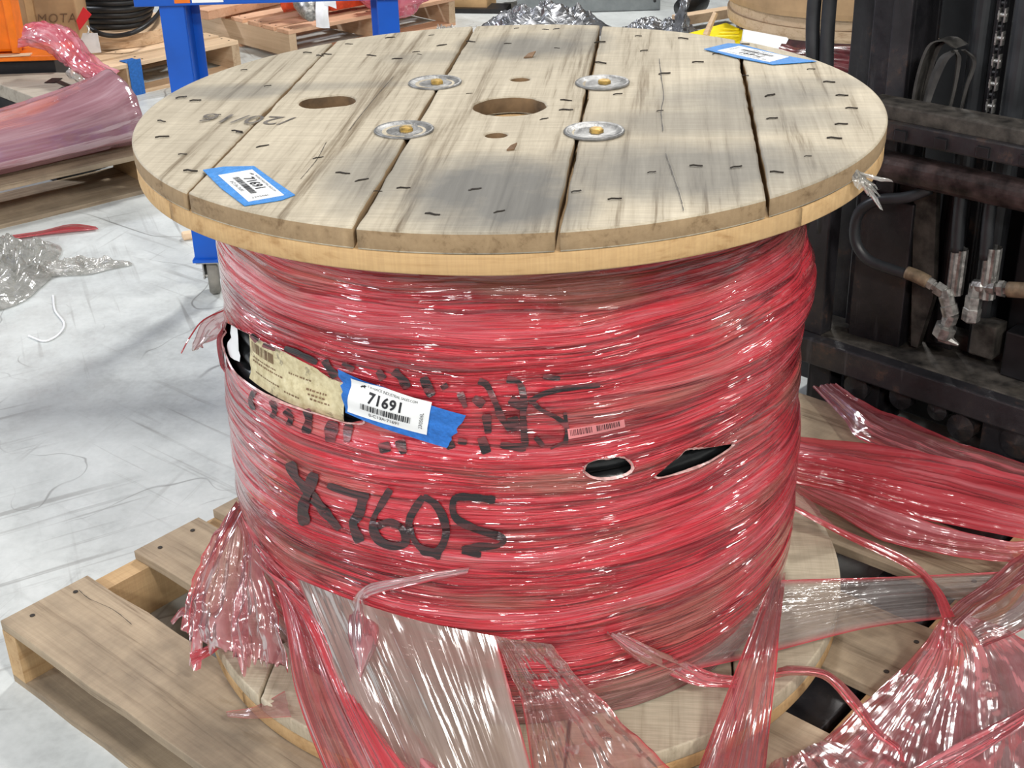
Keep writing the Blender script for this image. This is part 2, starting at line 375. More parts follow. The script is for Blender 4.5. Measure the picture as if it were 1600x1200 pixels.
# ================================================================== SETTING
fl = MB().box((0, 8, -.05), (40, 40, .1)).build('floor', M['floor']); tag(fl, kind='structure')
M['wallpaint'] = plain('pale_warehouse_wall', (.62, .64, .65), .8)
tag(MB().box((0, 28.1, 3.5), (40, .2, 7)).build('wall_back', M['wallpaint']), kind='structure')
tag(MB().box((-20.1, 8, 3.5), (.2, 40, 7)).build('wall_left', M['wallpaint']), kind='structure')

# ================================================================== CABLE REEL
ZT, RF, PLY = .961, .533, .026            # top face, flange radius, thickness of one ply
ZB = .182                                 # top face of the bottom flange
reel = thing('cable_reel', 'large wooden cable reel with plank flanges standing upright on the pallet', 'cable reel', (0, 0, .13))

def fill2d(name, outer, holes, z0, z1, mat, parent, bevel=.0025):
    """flat board with holes: filled 2D curve extruded, then turned into a mesh"""
    cu = bpy.data.curves.new(name + '_c', 'CURVE'); cu.dimensions = '2D'; cu.fill_mode = 'BOTH'
    cu.extrude = (z1 - z0) / 2 - bevel; cu.bevel_depth = bevel; cu.bevel_resolution = 1; cu.offset = -bevel
    for loop in [outer] + holes:
        sp = cu.splines.new('POLY'); sp.points.add(len(loop) - 1); sp.use_cyclic_u = True
        for p, q in zip(sp.points, loop): p.co = (q[0], q[1], 0, 1)
    ob = bpy.data.objects.new(name + '_c', cu); COL.objects.link(ob)
    dg = bpy.context.evaluated_depsgraph_get()
    me = bpy.data.meshes.new_from_object(ob.evaluated_get(dg)); me.name = name
    bpy.data.objects.remove(ob); bpy.data.curves.remove(cu)
    me.transform(Matrix.Translation((0, 0, (z0 + z1) / 2))); me.materials.clear()
    return link(name, me, mat, parent)

def disc_planks(name, ang, seams, z0, z1, rad, mat, parent, holes=(), gap=.003, wob=.0022, seed=0, rim=None):
    """disc cut in planks that run along direction ang; seams are offsets across"""
    ca, sa = cos(ang), sin(ang)           # along
    def W(a, c): return (a * ca + c * sa, a * sa - c * ca)   # a along, c across (to the right)
    edges = [-rad * 1.01] + list(seams) + [rad * 1.01]; out = []
    rnd = random.Random(seed)
    for i in range(len(edges) - 1):
        lo, hi = edges[i], edges[i + 1]
        first, last = i == 0, i == len(edges) - 2
        pts = []
        def seam(c, sgn, rev):
            L = sqrt(rad * rad - c * c); n = 60; q = []
            for k in range(n + 1):
                a = -L + 2 * L * k / n
                d = gap * (.45 + .9 * abs(noise.noise((a * 9, c * 31, seed)))) + wob * abs(noise.noise((a * 40, c * 17, 3)))
                e = c + sgn * d; aa = a * (sqrt(max(0, rad * rad - e * e)) / L)
                q.append((aa, e))
            return q[::-1] if rev else q
        def arc(c0, c1, side):
            t0, t1 = math.asin(max(-1, min(1, c0 / rad))), math.asin(max(-1, min(1, c1 / rad)))
            n = max(6, int(abs(t1 - t0) * 36)); q = []
            for k in range(1, n):
                t = t0 + (t1 - t0) * k / n; q.append((side * rad * cos(t), rad * sin(t)))
            return q
        if first: pts = seam(hi, -1, False) + arc(hi, -rad, 1) + [(0, -rad)] + arc(-rad, hi, -1)
        elif last: pts = seam(lo, 1, True) + arc(lo, rad, -1) + [(0, rad)] + arc(rad, lo, 1)
        else: pts = seam(hi, -1, False) + arc(hi, lo, 1) + seam(lo, 1, True) + arc(lo, hi, -1)
        loop = [W(a, c) for a, c in pts]
        hh = []
        for h in holes:
            cx = sum(p[0] for p in h) / len(h); cy = sum(p[1] for p in h) / len(h)
            c = cx * sa - cy * ca
            if lo < c < hi: hh.append(h)
        dz = rnd.uniform(-.0012, .0012)
        o = fill2d(name, loop, hh, z0, z1 + dz, mat, parent); out.append(o)
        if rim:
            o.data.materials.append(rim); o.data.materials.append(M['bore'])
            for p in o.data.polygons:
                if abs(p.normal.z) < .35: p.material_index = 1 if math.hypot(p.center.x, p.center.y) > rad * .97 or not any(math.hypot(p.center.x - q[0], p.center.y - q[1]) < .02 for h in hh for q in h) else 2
    return out
def circ(x, y, r, n=40, jag=0):
    return [(x + (r + jag * noise.noise((cos(k * 2 * pi / n) * 3, sin(k * 2 * pi / n) * 3, x * 9))) * cos(k * 2 * pi / n), y + (r + jag * noise.noise((cos(k * 2 * pi / n) * 3, sin(k * 2 * pi / n) * 3, x * 9))) * sin(k * 2 * pi / n)) for k in range(n)]
slot = []
for k in range(24):                        # oblong cable slot
    t = k * 2 * pi / 24; a = .016 if cos(t) > 0 else -.016
    x, y = a + .026 * cos(t), .034 * sin(t)
    an = R_(14); slot.append((-.268 + x * cos(an) - y * sin(an), .040 + x * sin(an) + y * cos(an)))
HOLES = [circ(.001, -.014, .053, jag=.003), circ(.019, .139, .0155, 20), circ(-.018, -.157, .0155, 20), slot]
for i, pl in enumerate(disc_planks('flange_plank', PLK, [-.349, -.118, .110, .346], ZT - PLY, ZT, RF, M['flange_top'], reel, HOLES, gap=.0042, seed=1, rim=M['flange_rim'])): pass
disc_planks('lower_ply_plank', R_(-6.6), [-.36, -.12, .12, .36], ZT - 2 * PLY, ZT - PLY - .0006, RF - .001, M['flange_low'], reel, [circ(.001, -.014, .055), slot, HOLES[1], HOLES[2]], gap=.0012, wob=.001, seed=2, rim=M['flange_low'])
disc_planks('bottom_flange_plank', PLK, [-.349, -.118, .110, .346], ZB - PLY, ZB, RF, M['flange_bot'], reel, [], gap=.003, seed=3)
disc_planks('bottom_ply_plank', R_(-6.6), [-.36, -.12, .12, .36], ZB - 2 * PLY, ZB - PLY - .0006, RF - .001, M['flange_low'], reel, [], gap=.0012, wob=.001, seed=4)
MB().lathe([(.0001, ZB + .3), (.30, ZB + .3), (.30, ZT - 2 * PLY)], seg=40).build('drum_staves', M['hub'], reel)
# washers and bolts
for wx, wy in ((-.112, .127), (.143, .097), (-.144, -.126), (.114, -.159)):
    w = MB().lathe([(.0405, ZT), (.0415, ZT + .0025), (.040, ZT + .0042), (.036, ZT + .0030), (.029, ZT + .0002), (.022, ZT - .0028 + .004), (.0001, ZT + .0012)], (wx, wy, 0), seg=40).build('washer', M['steel'], reel, smooth=True)
    b = MB(); b.lathe([(.0098, ZT + .0008), (.0098, ZT + .0052), (.0085, ZT + .0066), (.0001, ZT + .0068)], (wx + .003, wy - .002, 0), seg=6); b.build('bolt', M['brass'], w)
# nail and staple marks
rs = random.Random(5)
st_me = MB().tube([(-.010, 0, .0002), (-.004, .0012, .0010), (.005, -.0006, .0008), (.011, .0008, .0002)], .0013, 5).mesh('staple')
st_me.materials.append(M['dark'])
spots = []
for px, py in ((305,158),(283,153),(252,190),(253,215),(285,242),(340,180),(297,268),(370,206),(381,110),(418,135),(410,230),(497,248),(535,272),(565,283),(590,300),(374,208),(500,88),(510,86),(545,70),(580,88),(609,60),(650,82),(655,86),(674,56),(690,72),(480,83),(735,66),(807,45),(852,47),(869,46),(793,69),(870,76),(937,67),(938,99),(997,57),(1006,80),(1067,61),(1090,98),(1038,116),(1031,174),(884,158),(884,173),(850,187),(965,148),(1164,119),(1203,150),(1267,109),(1295,129),(1315,150),(1206,186),(1330,170),(1314,195),(1303,217),(1262,245),(1213,270),(1150,262),(1087,260),(900,300),(742,297),(780,332),(675,336),(630,295),(1018,270),(960,312),(620,93),(733,147),(1163,70),(1120,85)):
    spots.append(atz(px, py, ZT))
for i, p in enumerate(spots):
    if sqrt(p.x ** 2 + p.y ** 2) > .522: continue
    o = bpy.data.objects.new('staple', st_me); COL.objects.link(o); o.parent = reel
    o.location = Vector((p.x, p.y, ZT + .0008)) - Vector(reel.location); o.rotation_euler = (0, 0, rs.uniform(-.6, .6)); s = rs.uniform(.45, .95); o.scale = (s, s * rs.uniform(.6, 1.6), s)
# torn splinters of wood and a scrap of tape on the top face
for (px, py, sx, sy) in ((828, 90, .010, .008), (800, 235, .007, .005)):
    p = atz(px, py, ZT); b = MB()
    b.prism([(p.x - sx, p.y - sy, ZT + .001), (p.x + sx * .4, p.y - sy * .6, ZT + .001), (p.x + sx, p.y + sy, ZT + .007), (p.x - sx * .2, p.y + sy * .8, ZT + .004)], (0, 0, .002)); b.build('splinter', M['hub'], reel)

def crack(pxs, z, w, parent):
    pts = spline(zz0(pxs, z), 30); b = MB()
    L = [p + Vector((-w * (.3 + abs(noise.noise((k * .7, w * 99, 1)))), 0, .0006)) for k, p in enumerate(pts)]; Rr = [p + Vector((w * (.3 + abs(noise.noise((k * .9, w * 77, 4)))), 0, .0006)) for k, p in enumerate(pts)]
    return b.quadgrid([L, Rr]).build('crack', M['dark'], parent)
def zz0(pxs, z): return [atz(x, y, z) for x, y in pxs]
crack([(1030, 92), (1033, 118), (1037, 150), (1033, 175), (1036, 205)], ZT + .0006, .0012, reel)
crack([(1040, 240), (1052, 275), (1062, 305), (1068, 330)], ZT + .0006, .0010, reel)
crack([(615, 120), (592, 146), (560, 185), (545, 205)], ZT + .0006, .0008, reel)
crack([(510, 222), (495, 250), (470, 280)], ZT + .0006, .0008, reel)
def text_mesh(txt, size, fn, name, mat, parent, spacing=1.0, shear=0, align='CENTER', sx=1.0, bold=0.0):
    cu = bpy.data.curves.new(name + '_c', 'FONT'); cu.body = txt; cu.size = size; cu.align_x = align; cu.align_y = 'CENTER'
    cu.space_character = spacing; cu.shear = shear; cu.resolution_u = 3; cu.offset = bold
    ob = bpy.data.objects.new(name + '_c', cu); COL.objects.link(ob)
    dg = bpy.context.evaluated_depsgraph_get(); me = bpy.data.meshes.new_from_object(ob.evaluated_get(dg)); me.name = name
    bpy.data.objects.remove(ob); bpy.data.curves.remove(cu); me.materials.clear()
    for v in me.vertices: v.co = fn(v.co.x * sx, v.co.y)
    return link(name, me, mat, parent)
# date stamp, upside down for someone standing at the front
sa0, sb0 = atz(320, 184, ZT), atz(450, 190, ZT)
sd = (sb0 - sa0).normalized(); sn = Vector((-sd.y, sd.x, 0)); sc_ = (sa0 + sb0) / 2
text_mesh('/20/16', .058, lambda x, y: sc_ - sd * x - sn * y + Vector((0, 0, .0016)), 'date_stamp', M['stamp'], reel, 1.0, sx=.95)

# ------------------------------------------------------------------ cable wound on the drum
def sm(t): t = max(0, min(1, t)); return t * t * (3 - 2 * t)
def lerp_tab(tab, x):
    for (a, va), (b, vb) in zip(tab, tab[1:]):
        if x <= b: return va + (vb - va) * sm((x - a) / (b - a)) if x > a else va
    return tab[-1][1]
TL = [(.185, .444), (.26, .452), (.36, .4570), (.48, .4575), (.57, .4555), (.68, .4420), (.78, .4380), (.905, .428)]
TR = [(.185, .432), (.26, .446), (.31, .449), (.42, .450), (.50, .447), (.55, .4435), (.60, .440), (.645, .443), (.695, .4530), (.72, .4535), (.77, .438), (.82, .431), (.905, .424)]
def wrap_base(ph, z):
    k = sm((ph + .75) / 1.9)
    return lerp_tab(TL, z) * (1 - k) + lerp_tab(TR, z) * k
def wrap_r(ph, z, fine=True):
    r = wrap_base(ph, z)
    s = z + .012 * noise.noise((ph * 1.3, z * 3, 4.2))
    r += .0035 * noise.noise((ph * .8, s * 17, 1.7)) + .0022 * noise.noise((ph * 1.4, s * 48, 7.1))
    if fine: r += .0012 * noise.noise((ph * 3, s * 130, 2.3))
    cr = abs(noise.noise((ph * .55, (s + .02 * ph * noise.noise((ph * .7, z * 2, 9))) * 15, 5.3)))
    r -= .0045 * max(0, 1 - cr * 9)
    d = math.hypot((ph - .95) / .22, (z - .735) / .03)          # dent beside the bulge
    r -= .006 * math.exp(-d * d)
    return r
def cyl(ph, z, off=0.0):
    r = wrap_r(ph, z, False) + off; return Vector((r * sin(ph), -r * cos(ph), z))
def on_wrap(px, py):
    """pixel -> (angle, height) on the wrapped drum"""
    r = .45; d = ray(px, py); a = d.x * d.x + d.y * d.y; b = 2 * (CAM.x * d.x + CAM.y * d.y)
    for _ in range(4):
        c = CAM.x ** 2 + CAM.y ** 2 - r * r; D = b * b - 4 * a * c
        t = (-b - sqrt(D)) / (2 * a) if D > 0 else -b / (2 * a)
        q = CAM + d * t; ph = math.atan2(q.x, -q.y); r = wrap_r(ph, q.z, False)
    return ph, q.z
cable = thing('cable_coil', 'thick black cable wound on the drum, showing through the torn wrap', 'cable', (0, 0, ZB))
for k in range(23):
    z = ZB + .016 + k * .0307
    n = 96
    rr = [min(wrap_base(j * 2 * pi / n - pi, z) for z in (z,)) - .010 - .0155 for j in range(n)]
    b = MB(); rows = []
    for j in range(n):
        ph = j * 2 * pi / n - pi
        zz = z + .006 * sin(ph * .5)
        rows.append([Vector(((rr[j] + .0155 * cos(t * 2 * pi / 10)) * sin(ph), -(rr[j] + .0155 * cos(t * 2 * pi / 10)) * cos(ph), z + .0155 * sin(t * 2 * pi / 10))) for t in range(10)])
    rows.append(rows[0]); b.quadgrid(rows, True); b.build('cable_turn', M['cable'], cable, smooth=True)

# ------------------------------------------------------------------ red stretch wrap round the cable
wrap = thing('stretch_wrap', 'shiny red stretch wrap wound tightly round the reel drum, torn in places', 'plastic wrap', (0, 0, ZB))
HP = [[(912,735),(917,724),(935,717),(952,716),(966,713),(980,718),(987,730),(976,740),(950,746),(925,744)],
      [(1022,743),(1040,729),(1060,713),(1072,702),(1092,700),(1118,697),(1143,693),(1131,705),(1110,718),(1085,729),(1055,739),(1030,745)],
      [(355,503),(366,509),(390,521),(415,535),(445,549),(480,567),(497,576),(515,590),(540,600),(570,655),(548,660),(530,656),(495,645),(452,631),(422,618),(387,596),(367,578),(356,556),(352,530)]]
HPOLY = [[on_wrap(*p) for p in h] for h in HP]
HPOLY = [[(a * .45, z) for a, z in h] for h in HPOLY]
def inside(p, poly):
    c = False; j = len(poly) - 1
    for i in range(len(poly)):
        if (poly[i][1] > p[1]) != (poly[j][1] > p[1]) and p[0] < (poly[j][0] - poly[i][0]) * (p[1] - poly[i][1]) / (poly[j][1] - poly[i][1]) + poly[i][0]: c = not c
        j = i
    return c
def snap(p, poly):
    best = None
    for i in range(len(poly)):
        a, b = Vector(poly[i - 1]), Vector(poly[i]); d = b - a
        t = max(0, min(1, (Vector(p) - a).dot(d) / max(1e-12, d.dot(d)))); q = a + d * t
        e = (q - Vector(p)).length
        if best is None or e < best[0]: best = (e, q)
    return best
PH0 = R_(108)
phis = [-PH0 + 2 * PH0 * i / 500 for i in range(501)] + [PH0 + (2 * pi - 2 * PH0) * i / 60 for i in range(1, 60)]
zs = [ZB + .003 + (.9075 - ZB - .003) * i / 250 for i in range(251)]
NP, NZ = len(phis), len(zs)
pos = [[[p * .45, z] for p in phis] for z in zs]
dead = set(); bnd = {}
for hp in HPOLY:
    u0, u1 = min(q[0] for q in hp), max(q[0] for q in hp); v0, v1 = min(q[1] for q in hp), max(q[1] for q in hp)
    for i in range(NZ - 1):
        if zs[i + 1] < v0 or zs[i] > v1: continue
        for j in range(500):
            if phis[j + 1] * .45 < u0 or phis[j] * .45 > u1: continue
            if inside(((phis[j] + phis[j + 1]) * .225, (zs[i] + zs[i + 1]) / 2), hp):
                dead.add((i, j))
                for a, b in ((i, j), (i, j + 1), (i + 1, j), (i + 1, j + 1)): bnd[(a, b)] = hp
for (a, b), hp in bnd.items():
    around = [(a - 1, b - 1), (a - 1, b), (a, b - 1), (a, b)]
    if any(q not in dead for q in around):
        e, q = snap(pos[a][b], hp)
        if e < .006: pos[a][b] = [q[0], q[1]]
wv, wuv = [], []
for i in range(NZ):
    for j in range(NP):
        u, z = pos[i][j]; ph = u / .45
        r = wrap_r(ph, z)
        if (i, j) in bnd: r += .0015
        wv.append((r * sin(ph), -r * cos(ph), z)); wuv.append((u, z))
wf = []
for i in range(NZ - 1):
    for j in range(NP):
        if (i, j) in dead: continue
        k = (j + 1) % NP; wf.append((i * NP + j, i * NP + k, (i + 1) * NP + k, (i + 1) * NP + j))
me = bpy.data.meshes.new('wound_film'); me.from_pydata(wv, [], wf)
ul = me.uv_layers.new(name='UVMap')
for li, lp in enumerate(me.loops): ul.data[li].uv = wuv[lp.vertex_index]
for p in me.polygons: p.use_smooth = True
link('wound_film', me, M['wrap'], wrap)

M['tornrim'] = plain('pale_torn_film', (.62, .36, .34), .3, 0, .3, .6, scale=80)
for hp in HPOLY:
    loop = [Vector((*q, 0)) for q in hp]; loop.append(loop[0]); n = 14 * len(hp); sp_ = spline(loop, n); L, Rr = [], []
    ctr = sum((Vector((*q, 0)) for q in hp), Vector()) / len(hp)
    for k, q in enumerate(sp_):
        d = (q - ctr).normalized(); w = .0018 + .0022 * abs(noise.noise((k * .31, hp[0][0] * 9, 1)))
        a, c_ = q - d * w * .6, q + d * w
        L.append(cyl(a.x / .45, a.y, .0012)); Rr.append(cyl(c_.x / .45, c_.y, .0034))
    MB().quadgrid([L, Rr]).build('torn_rim', M['tornrim'], wrap, smooth=True)
# ---- marker lettering on the wrap
def ribbon(b, pxs, wpx, off=.0022):
    pts = spline([(*p, 0) for p in pxs], max(6, 5 * len(pxs))); n = len(pts); L, Rr = [], []
    for i, p in enumerate(pts):
        t = (pts[min(i + 1, n - 1)] - pts[max(i - 1, 0)]).normalized(); nn = Vector((-t.y, t.x, 0))
        w = wpx * (.42 + .22 * noise.noise((p.x * .05, p.y * .05, wpx))) * (1.0 if 0 < i < n - 1 else .75)
        for s, out in ((-1, L), (1, Rr)):
            q = p + nn * w * s; out.append(cyl(*on_wrap(q.x, q.y), off))
    mid = [(a + c) / 2 for a, c in zip(L, Rr)]
    b.quadgrid([L, mid, Rr])
X7605 = [([(454,721),(462,742),(470,752),(486,771),(510,800),(532,826)], 17), ([(493,738),(484,764),(475,794),(478,820)], 18),
         ([(513,757),(541,767),(576,777)], 13), ([(570,768),(563,800),(553,818),(564,846)], 20),
         ([(611,763),(597,787),(584,813),(590,839),(612,852),(634,847),(629,826),(610,815),(590,821)], 14),
         ([(662,774),(642,807),(642,829),(658,855),(684,860),(697,836),(694,810),(681,787),(662,774)], 14),
         ([(774,780),(740,776),(711,778),(712,807),(746,826),(785,839),(779,851),(750,853),(722,857)], 13), ([(658,858),(690,866)], 16), ([(722,860),(752,866)], 12)]
for i, (pts, w) in enumerate(X7605):
    b = MB(); ribbon(b, pts, w); b.build('marker_stroke', M['ink'], wrap)
SCRIB = [([(480,638),(484,655),(479,676)], 15), ([(447,640),(456,652),(452,664)], 13), ([(399,610),(393,625),(398,640)], 9), ([(425,625),(431,640),(426,652)], 9), ([(522,657),(519,672),(517,690)], 20), ([(546,662),(543,690)], 16),
         ([(394,522),(404,533)], 9), ([(412,538),(432,546)], 8), ([(446,543),(470,553),(497,566)], 12), ([(508,562),(516,575),(526,588)], 15), ([(536,567),(554,577)], 11),
         ([(592,578),(600,592)], 14), ([(616,578),(628,590),(638,606)], 17), ([(662,588),(668,602),(676,618)], 15), ([(700,600),(690,606)], 10),
         ([(719,612),(728,636)], 15), ([(748,594),(761,601),(775,630),(784,652),(797,672)], 13), ([(792,591),(811,597),(818,621),(817,652),(821,697)], 13), ([(797,622),(815,636)], 18),
         ([(826,628),(849,614),(883,606),(937,601)], 10), ([(848,588),(875,590)], 7), ([(827,621),(845,639),(870,652),(885,668),(883,693)], 9), ([(836,682),(849,696)], 8), ([(882,643),(887,675)], 7),
         ([(752,682),(761,707)], 18), ([(760,646),(763,676)], 15), ([(782,694),(822,699)], 14), ([(700,682),(706,700)], 15), ([(716,688),(730,690)], 12), ([(600,690),(604,706)], 20), ([(625,686),(632,708)], 16), ([(740,620),(756,632)], 14), ([(800,650),(806,672)], 20), ([(860,700),(880,690)], 5)]
for i, (pts, w) in enumerate(SCRIB):
    b = MB(); ribbon(b, pts, w, .0020); b.build('marker_stroke', M['inkfade'], wrap)

# ---- patches that follow the drum
def patch_on_wrap(name, quadpx, mat, parent, off, nu=24, nv=10, jag=0, jagends=False):
    """quadpx: four corner pixels, top-left, top-right, bottom-right, bottom-left"""
    c = [on_wrap(*p) for p in quadpx]; rows = []
    for i in range(nv + 1):
        v = i / nv; r = []
        for j in range(nu + 1):
            u = j / nu
            if jagends and j in (0, nu): u += jag * noise.noise((i * .9, j, 3)) * 3
            a = [(c[0][k] * (1 - u) + c[1][k] * u) * (1 - v) + (c[3][k] * (1 - u) + c[2][k] * u) * v for k in (0, 1)]
            r.append(cyl(a[0], a[1], off))
        rows.append(r)
    return MB().quadgrid(rows).build(name, mat, parent, smooth=True)
TAPE = [(531,574), (729,646), (699,697), (543,642)]
lab = thing('barcode_label', 'white 71691 barcode label on blue tape stuck to the red wrapped drum', 'label', cyl(*on_wrap(620, 630)))
tp = patch_on_wrap('blue_tape', TAPE, M['tape'], lab, .005, 30, 12, .012, True)
PAP = [(552,588), (677,625), (669,676), (547,640)]
patch_on_wrap('paper_label', PAP, M['paper'], lab, .0062, 24, 8)
pc = [on_wrap(*p) for p in PAP]
def lab_fn(off):
    def fn(x, y):                           # x,y in 0..1 across the paper (y up)
        u, v = x, 1 - y
        a = [(pc[0][k] * (1 - u) + pc[1][k] * u) * (1 - v) + (pc[3][k] * (1 - u) + pc[2][k] * u) * v for k in (0, 1)]
        return cyl(a[0], a[1], off)
    return fn
LF = lab_fn(.0072)
LW, LH = .105, .0445                        # paper size in metres, used to lay the print out
def label_print(fn, parent, name='label_print'):
    def f(cx, cy, rot=0):
        def g(x, y):
            X, Y_ = (x * cos(rot) - y * sin(rot)), (x * sin(rot) + y * cos(rot))
            return fn((cx + X) / LW, (cy + Y_) / LH)
        return g
    text_mesh('71691', .0175, f(.050, .0282), 'label_number', M['print'], parent, 1.06, sx=1.02, bold=.0005)
    text_mesh('MAVERICK INDUSTRIAL SALES.COM', .0043, f(.056, .0400), 'label_sender', M['print'], parent, .95)
    text_mesh('0-C13A-71691', .0068, f(.050, .0060), 'label_code', M['print'], parent, 1.0)
    text_mesh('230506L', .0062, f(.0965, .0185, pi / 2), 'label_date', M['print'], parent, 1.05)
    b = MB(); x = .0185; rr = random.Random(3)
    while x < .083:
        w = rr.choice((.0006, .0006, .0012, .0018)); b.quadgrid([[fn(x / LW, .0115 / LH), fn((x + w) / LW, .0115 / LH)], [fn(x / LW, .0195 / LH), fn((x + w) / LW, .0195 / LH)]]); x += w + rr.choice((.0007, .0007, .0013))
    b.build('barcode', M['print'], parent)
    b = MB(); hp = [(.0125, .0365), (.0145, .0385), (.0165, .0388), (.0180, .0402), (.0192, .0395), (.0205, .0392), (.0190, .0380), (.0195, .0362), (.0180, .0372), (.0160, .0372), (.0145, .0360)]
    vs_ = [tuple(fn(x / LW, y / LH)) for x, y in hp]; b.v = vs_; b.f = [tuple(range(len(vs_)))]
    b.build('horse_logo', M['print'], parent)
label_print(LF, lab)

# flat labels on the top flange
def flat_label(name, label, tapepx, paperpx, mat, order):
    root = thing(name, label, 'label', atz(*[sum(p[k] for p in tapepx) / len(tapepx) for k in (0, 1)], ZT))
    tp_ = [atz(px, py, ZT + .0016) for px, py in tapepx]
    b = MB(); b.prism([Vector((p.x, p.y, ZT + .0014)) for p in tp_], (0, 0, .0009)); b.build('blue_tape', mat, root)
    q = [atz(px, py, ZT + .0026) for px, py in paperpx]
    b = MB(); b.prism([Vector((p.x, p.y, ZT + .0024)) for p in q], (0, 0, .0006)); b.build('paper_label', M['paper'], root)
    q = [q[k] for k in order]               # reading order: top-left, top-right, bottom-right, bottom-left
    def fn(x, y):
        u, v = x, 1 - y; p = (q[0] * (1 - u) + q[1] * u) * (1 - v) + (q[3] * (1 - u) + q[2] * u) * v
        return Vector((p.x, p.y, ZT + .0034))
    label_print(fn, root); return root
flat_label('barcode_label', 'white 71691 barcode label on light blue tape, flat on the flange near the date stamp',
           [(317,266), (350,261), (397,260), (430,284), (461,305), (440,313), (382,322), (345,294)], [(394,265), (444,305), (388,315), (341,274)], M['tape2'], (0, 1, 2, 3))
flat_label('barcode_label', 'white 71691 barcode label on light blue tape at the flange rim across a plank joint',
           [(1100,77), (1137,68), (1155,69), (1220,86), (1264,94), (1276,96), (1240,99), (1207,101), (1150,90)], [(1155,72), (1233,89), (1202,97), (1121,79)], M['tape2'], (2, 3, 0, 1))

# old cable label in the torn opening
M['oldpaper'] = None
def oldpaper():
    m = NT('aged_yellow_label'); co = m.coord()
    a = m.noise(co, 30, 5, .65, .6); b = m.noise(co, 90, 4, .6)
    c = m.ramp(b, [(.3, (.50, .42, .23)), (.6, (.72, .64, .40)), (.8, (.78, .72, .52))])
    c = m.mix(m.ramp(a, [(.57, 0.0), (.63, .8)]), c, (.25, .21, .14))
    return m.p(Base_Color=c, Roughness=.6)
M['oldpaper'] = oldpaper()
old = thing('cable_tag', 'aged yellow printed cable label showing through a tear in the wrap', 'label', cyl(*on_wrap(455, 590)))
patch_on_wrap('tag_sheet', [(384,517), (532,582), (534,664), (384,592)], M['oldpaper'], old, -.0055, 24, 10)
oc = [on_wrap(*p) for p in [(384,517), (532,582), (534,664), (384,592)]]
def ofn(x, y):
    a = [(oc[0][k] * (1 - x) + oc[1][k] * x) * y + (oc[3][k] * (1 - x) + oc[2][k] * x) * (1 - y) for k in (0, 1)]; return cyl(a[0], a[1], -.0047)
b = MB(); rr = random.Random(9); x = .04
while x < .34:
    w = rr.choice((.004, .008, .012)); b.quadgrid([[ofn(x, .62), ofn(x + w, .62)], [ofn(x, .82), ofn(x + w, .82)]]); x += w + rr.choice((.006, .012))
b.build('barcode', M['hub'], old)
b = MB(); rr = random.Random(12)                       # faded lines of unreadable small print
for x0, x1, y in ((.06, .36, .52), (.06, .44, .45), (.50, .70, .60), (.68, .86, .44), (.70, .84, .36), (.72, .88, .28), (.10, .40, .24), (.46, .60, .20)):
    x = x0
    while x < x1:
        w = rr.uniform(.008, .026); h_ = rr.uniform(.010, .020); b.quadgrid([[ofn(x, y - h_), ofn(x + w, y - h_)], [ofn(x, y + h_), ofn(x + w, y + h_)]]); x += w + rr.uniform(.006, .014)
b.build('faded_print', M['hub'], old)
patch_on_wrap('edge_strip', [(357,507), (366,512), (371,566), (357,548)], M['paper'], old, -.004, 4, 6)
# small barcode strip under the film
sb_ = patch_on_wrap('barcode_strip', [(886,669), (974,654), (976,666), (888,685)], plain('rosy_label', (.72, .24, .25), .3), wrap, .0022, 12, 4)
b = MB(); rr = random.Random(4); q = [on_wrap(*p) for p in [(886,669), (974,654), (976,666), (888,685)]]
def sfn(x, y):
    a = [(q[0][k] * (1 - x) + q[1][k] * x) * y + (q[3][k] * (1 - x) + q[2][k] * x) * (1 - y) for k in (0, 1)]; return cyl(a[0], a[1], .0028)
x = .04
while x < .92:
    w = rr.choice((.008, .012, .02))
    if not .42 < x < .48: b.quadgrid([[sfn(x, .3), sfn(x + w, .3)], [sfn(x, .9), sfn(x + w, .9)]])
    x += w + rr.choice((.01, .018))
b.build('barcode', M['maroon_film'], sb_)

# ================================================================== PALLET UNDER THE REEL
PA = Vector((-.88, -.081, 0)); e1 = Vector((cos(E1A), sin(E1A), 0)); e2 = Vector((cos(E2A), sin(E2A), 0))
def board_mesh(L, W, T, seed, nx=14, jag=.004, round_end=0):
    """rough-sawn board: slightly wavy edges, chipped corners; origin at low corner"""
    b = MB(); rows = []
    for i in range(nx + 1):
        x = L * i / nx
        j0 = jag * noise.noise((x * 9, seed, 0)) ; j1 = jag * noise.noise((x * 9, seed, 5)); t = jag * .25 * noise.noise((x * 5, seed, 9))
        ins = 0
        if round_end and i == nx: ins = round_end
        if round_end and i == nx - 1: x = L - round_end * .5; ins = round_end * .12
        rows.append([Vector((x, j0 + ins, 0)), Vector((x, W + j1 - ins, 0)), Vector((x, W + j1 - ins, T + t)), Vector((x, j0 + ins, T + t))])
    b.quadgrid(rows, True); n = len(b.v); b.f += [(3, 2, 1, 0), (n - 4, n - 3, n - 2, n - 1)]
    return b
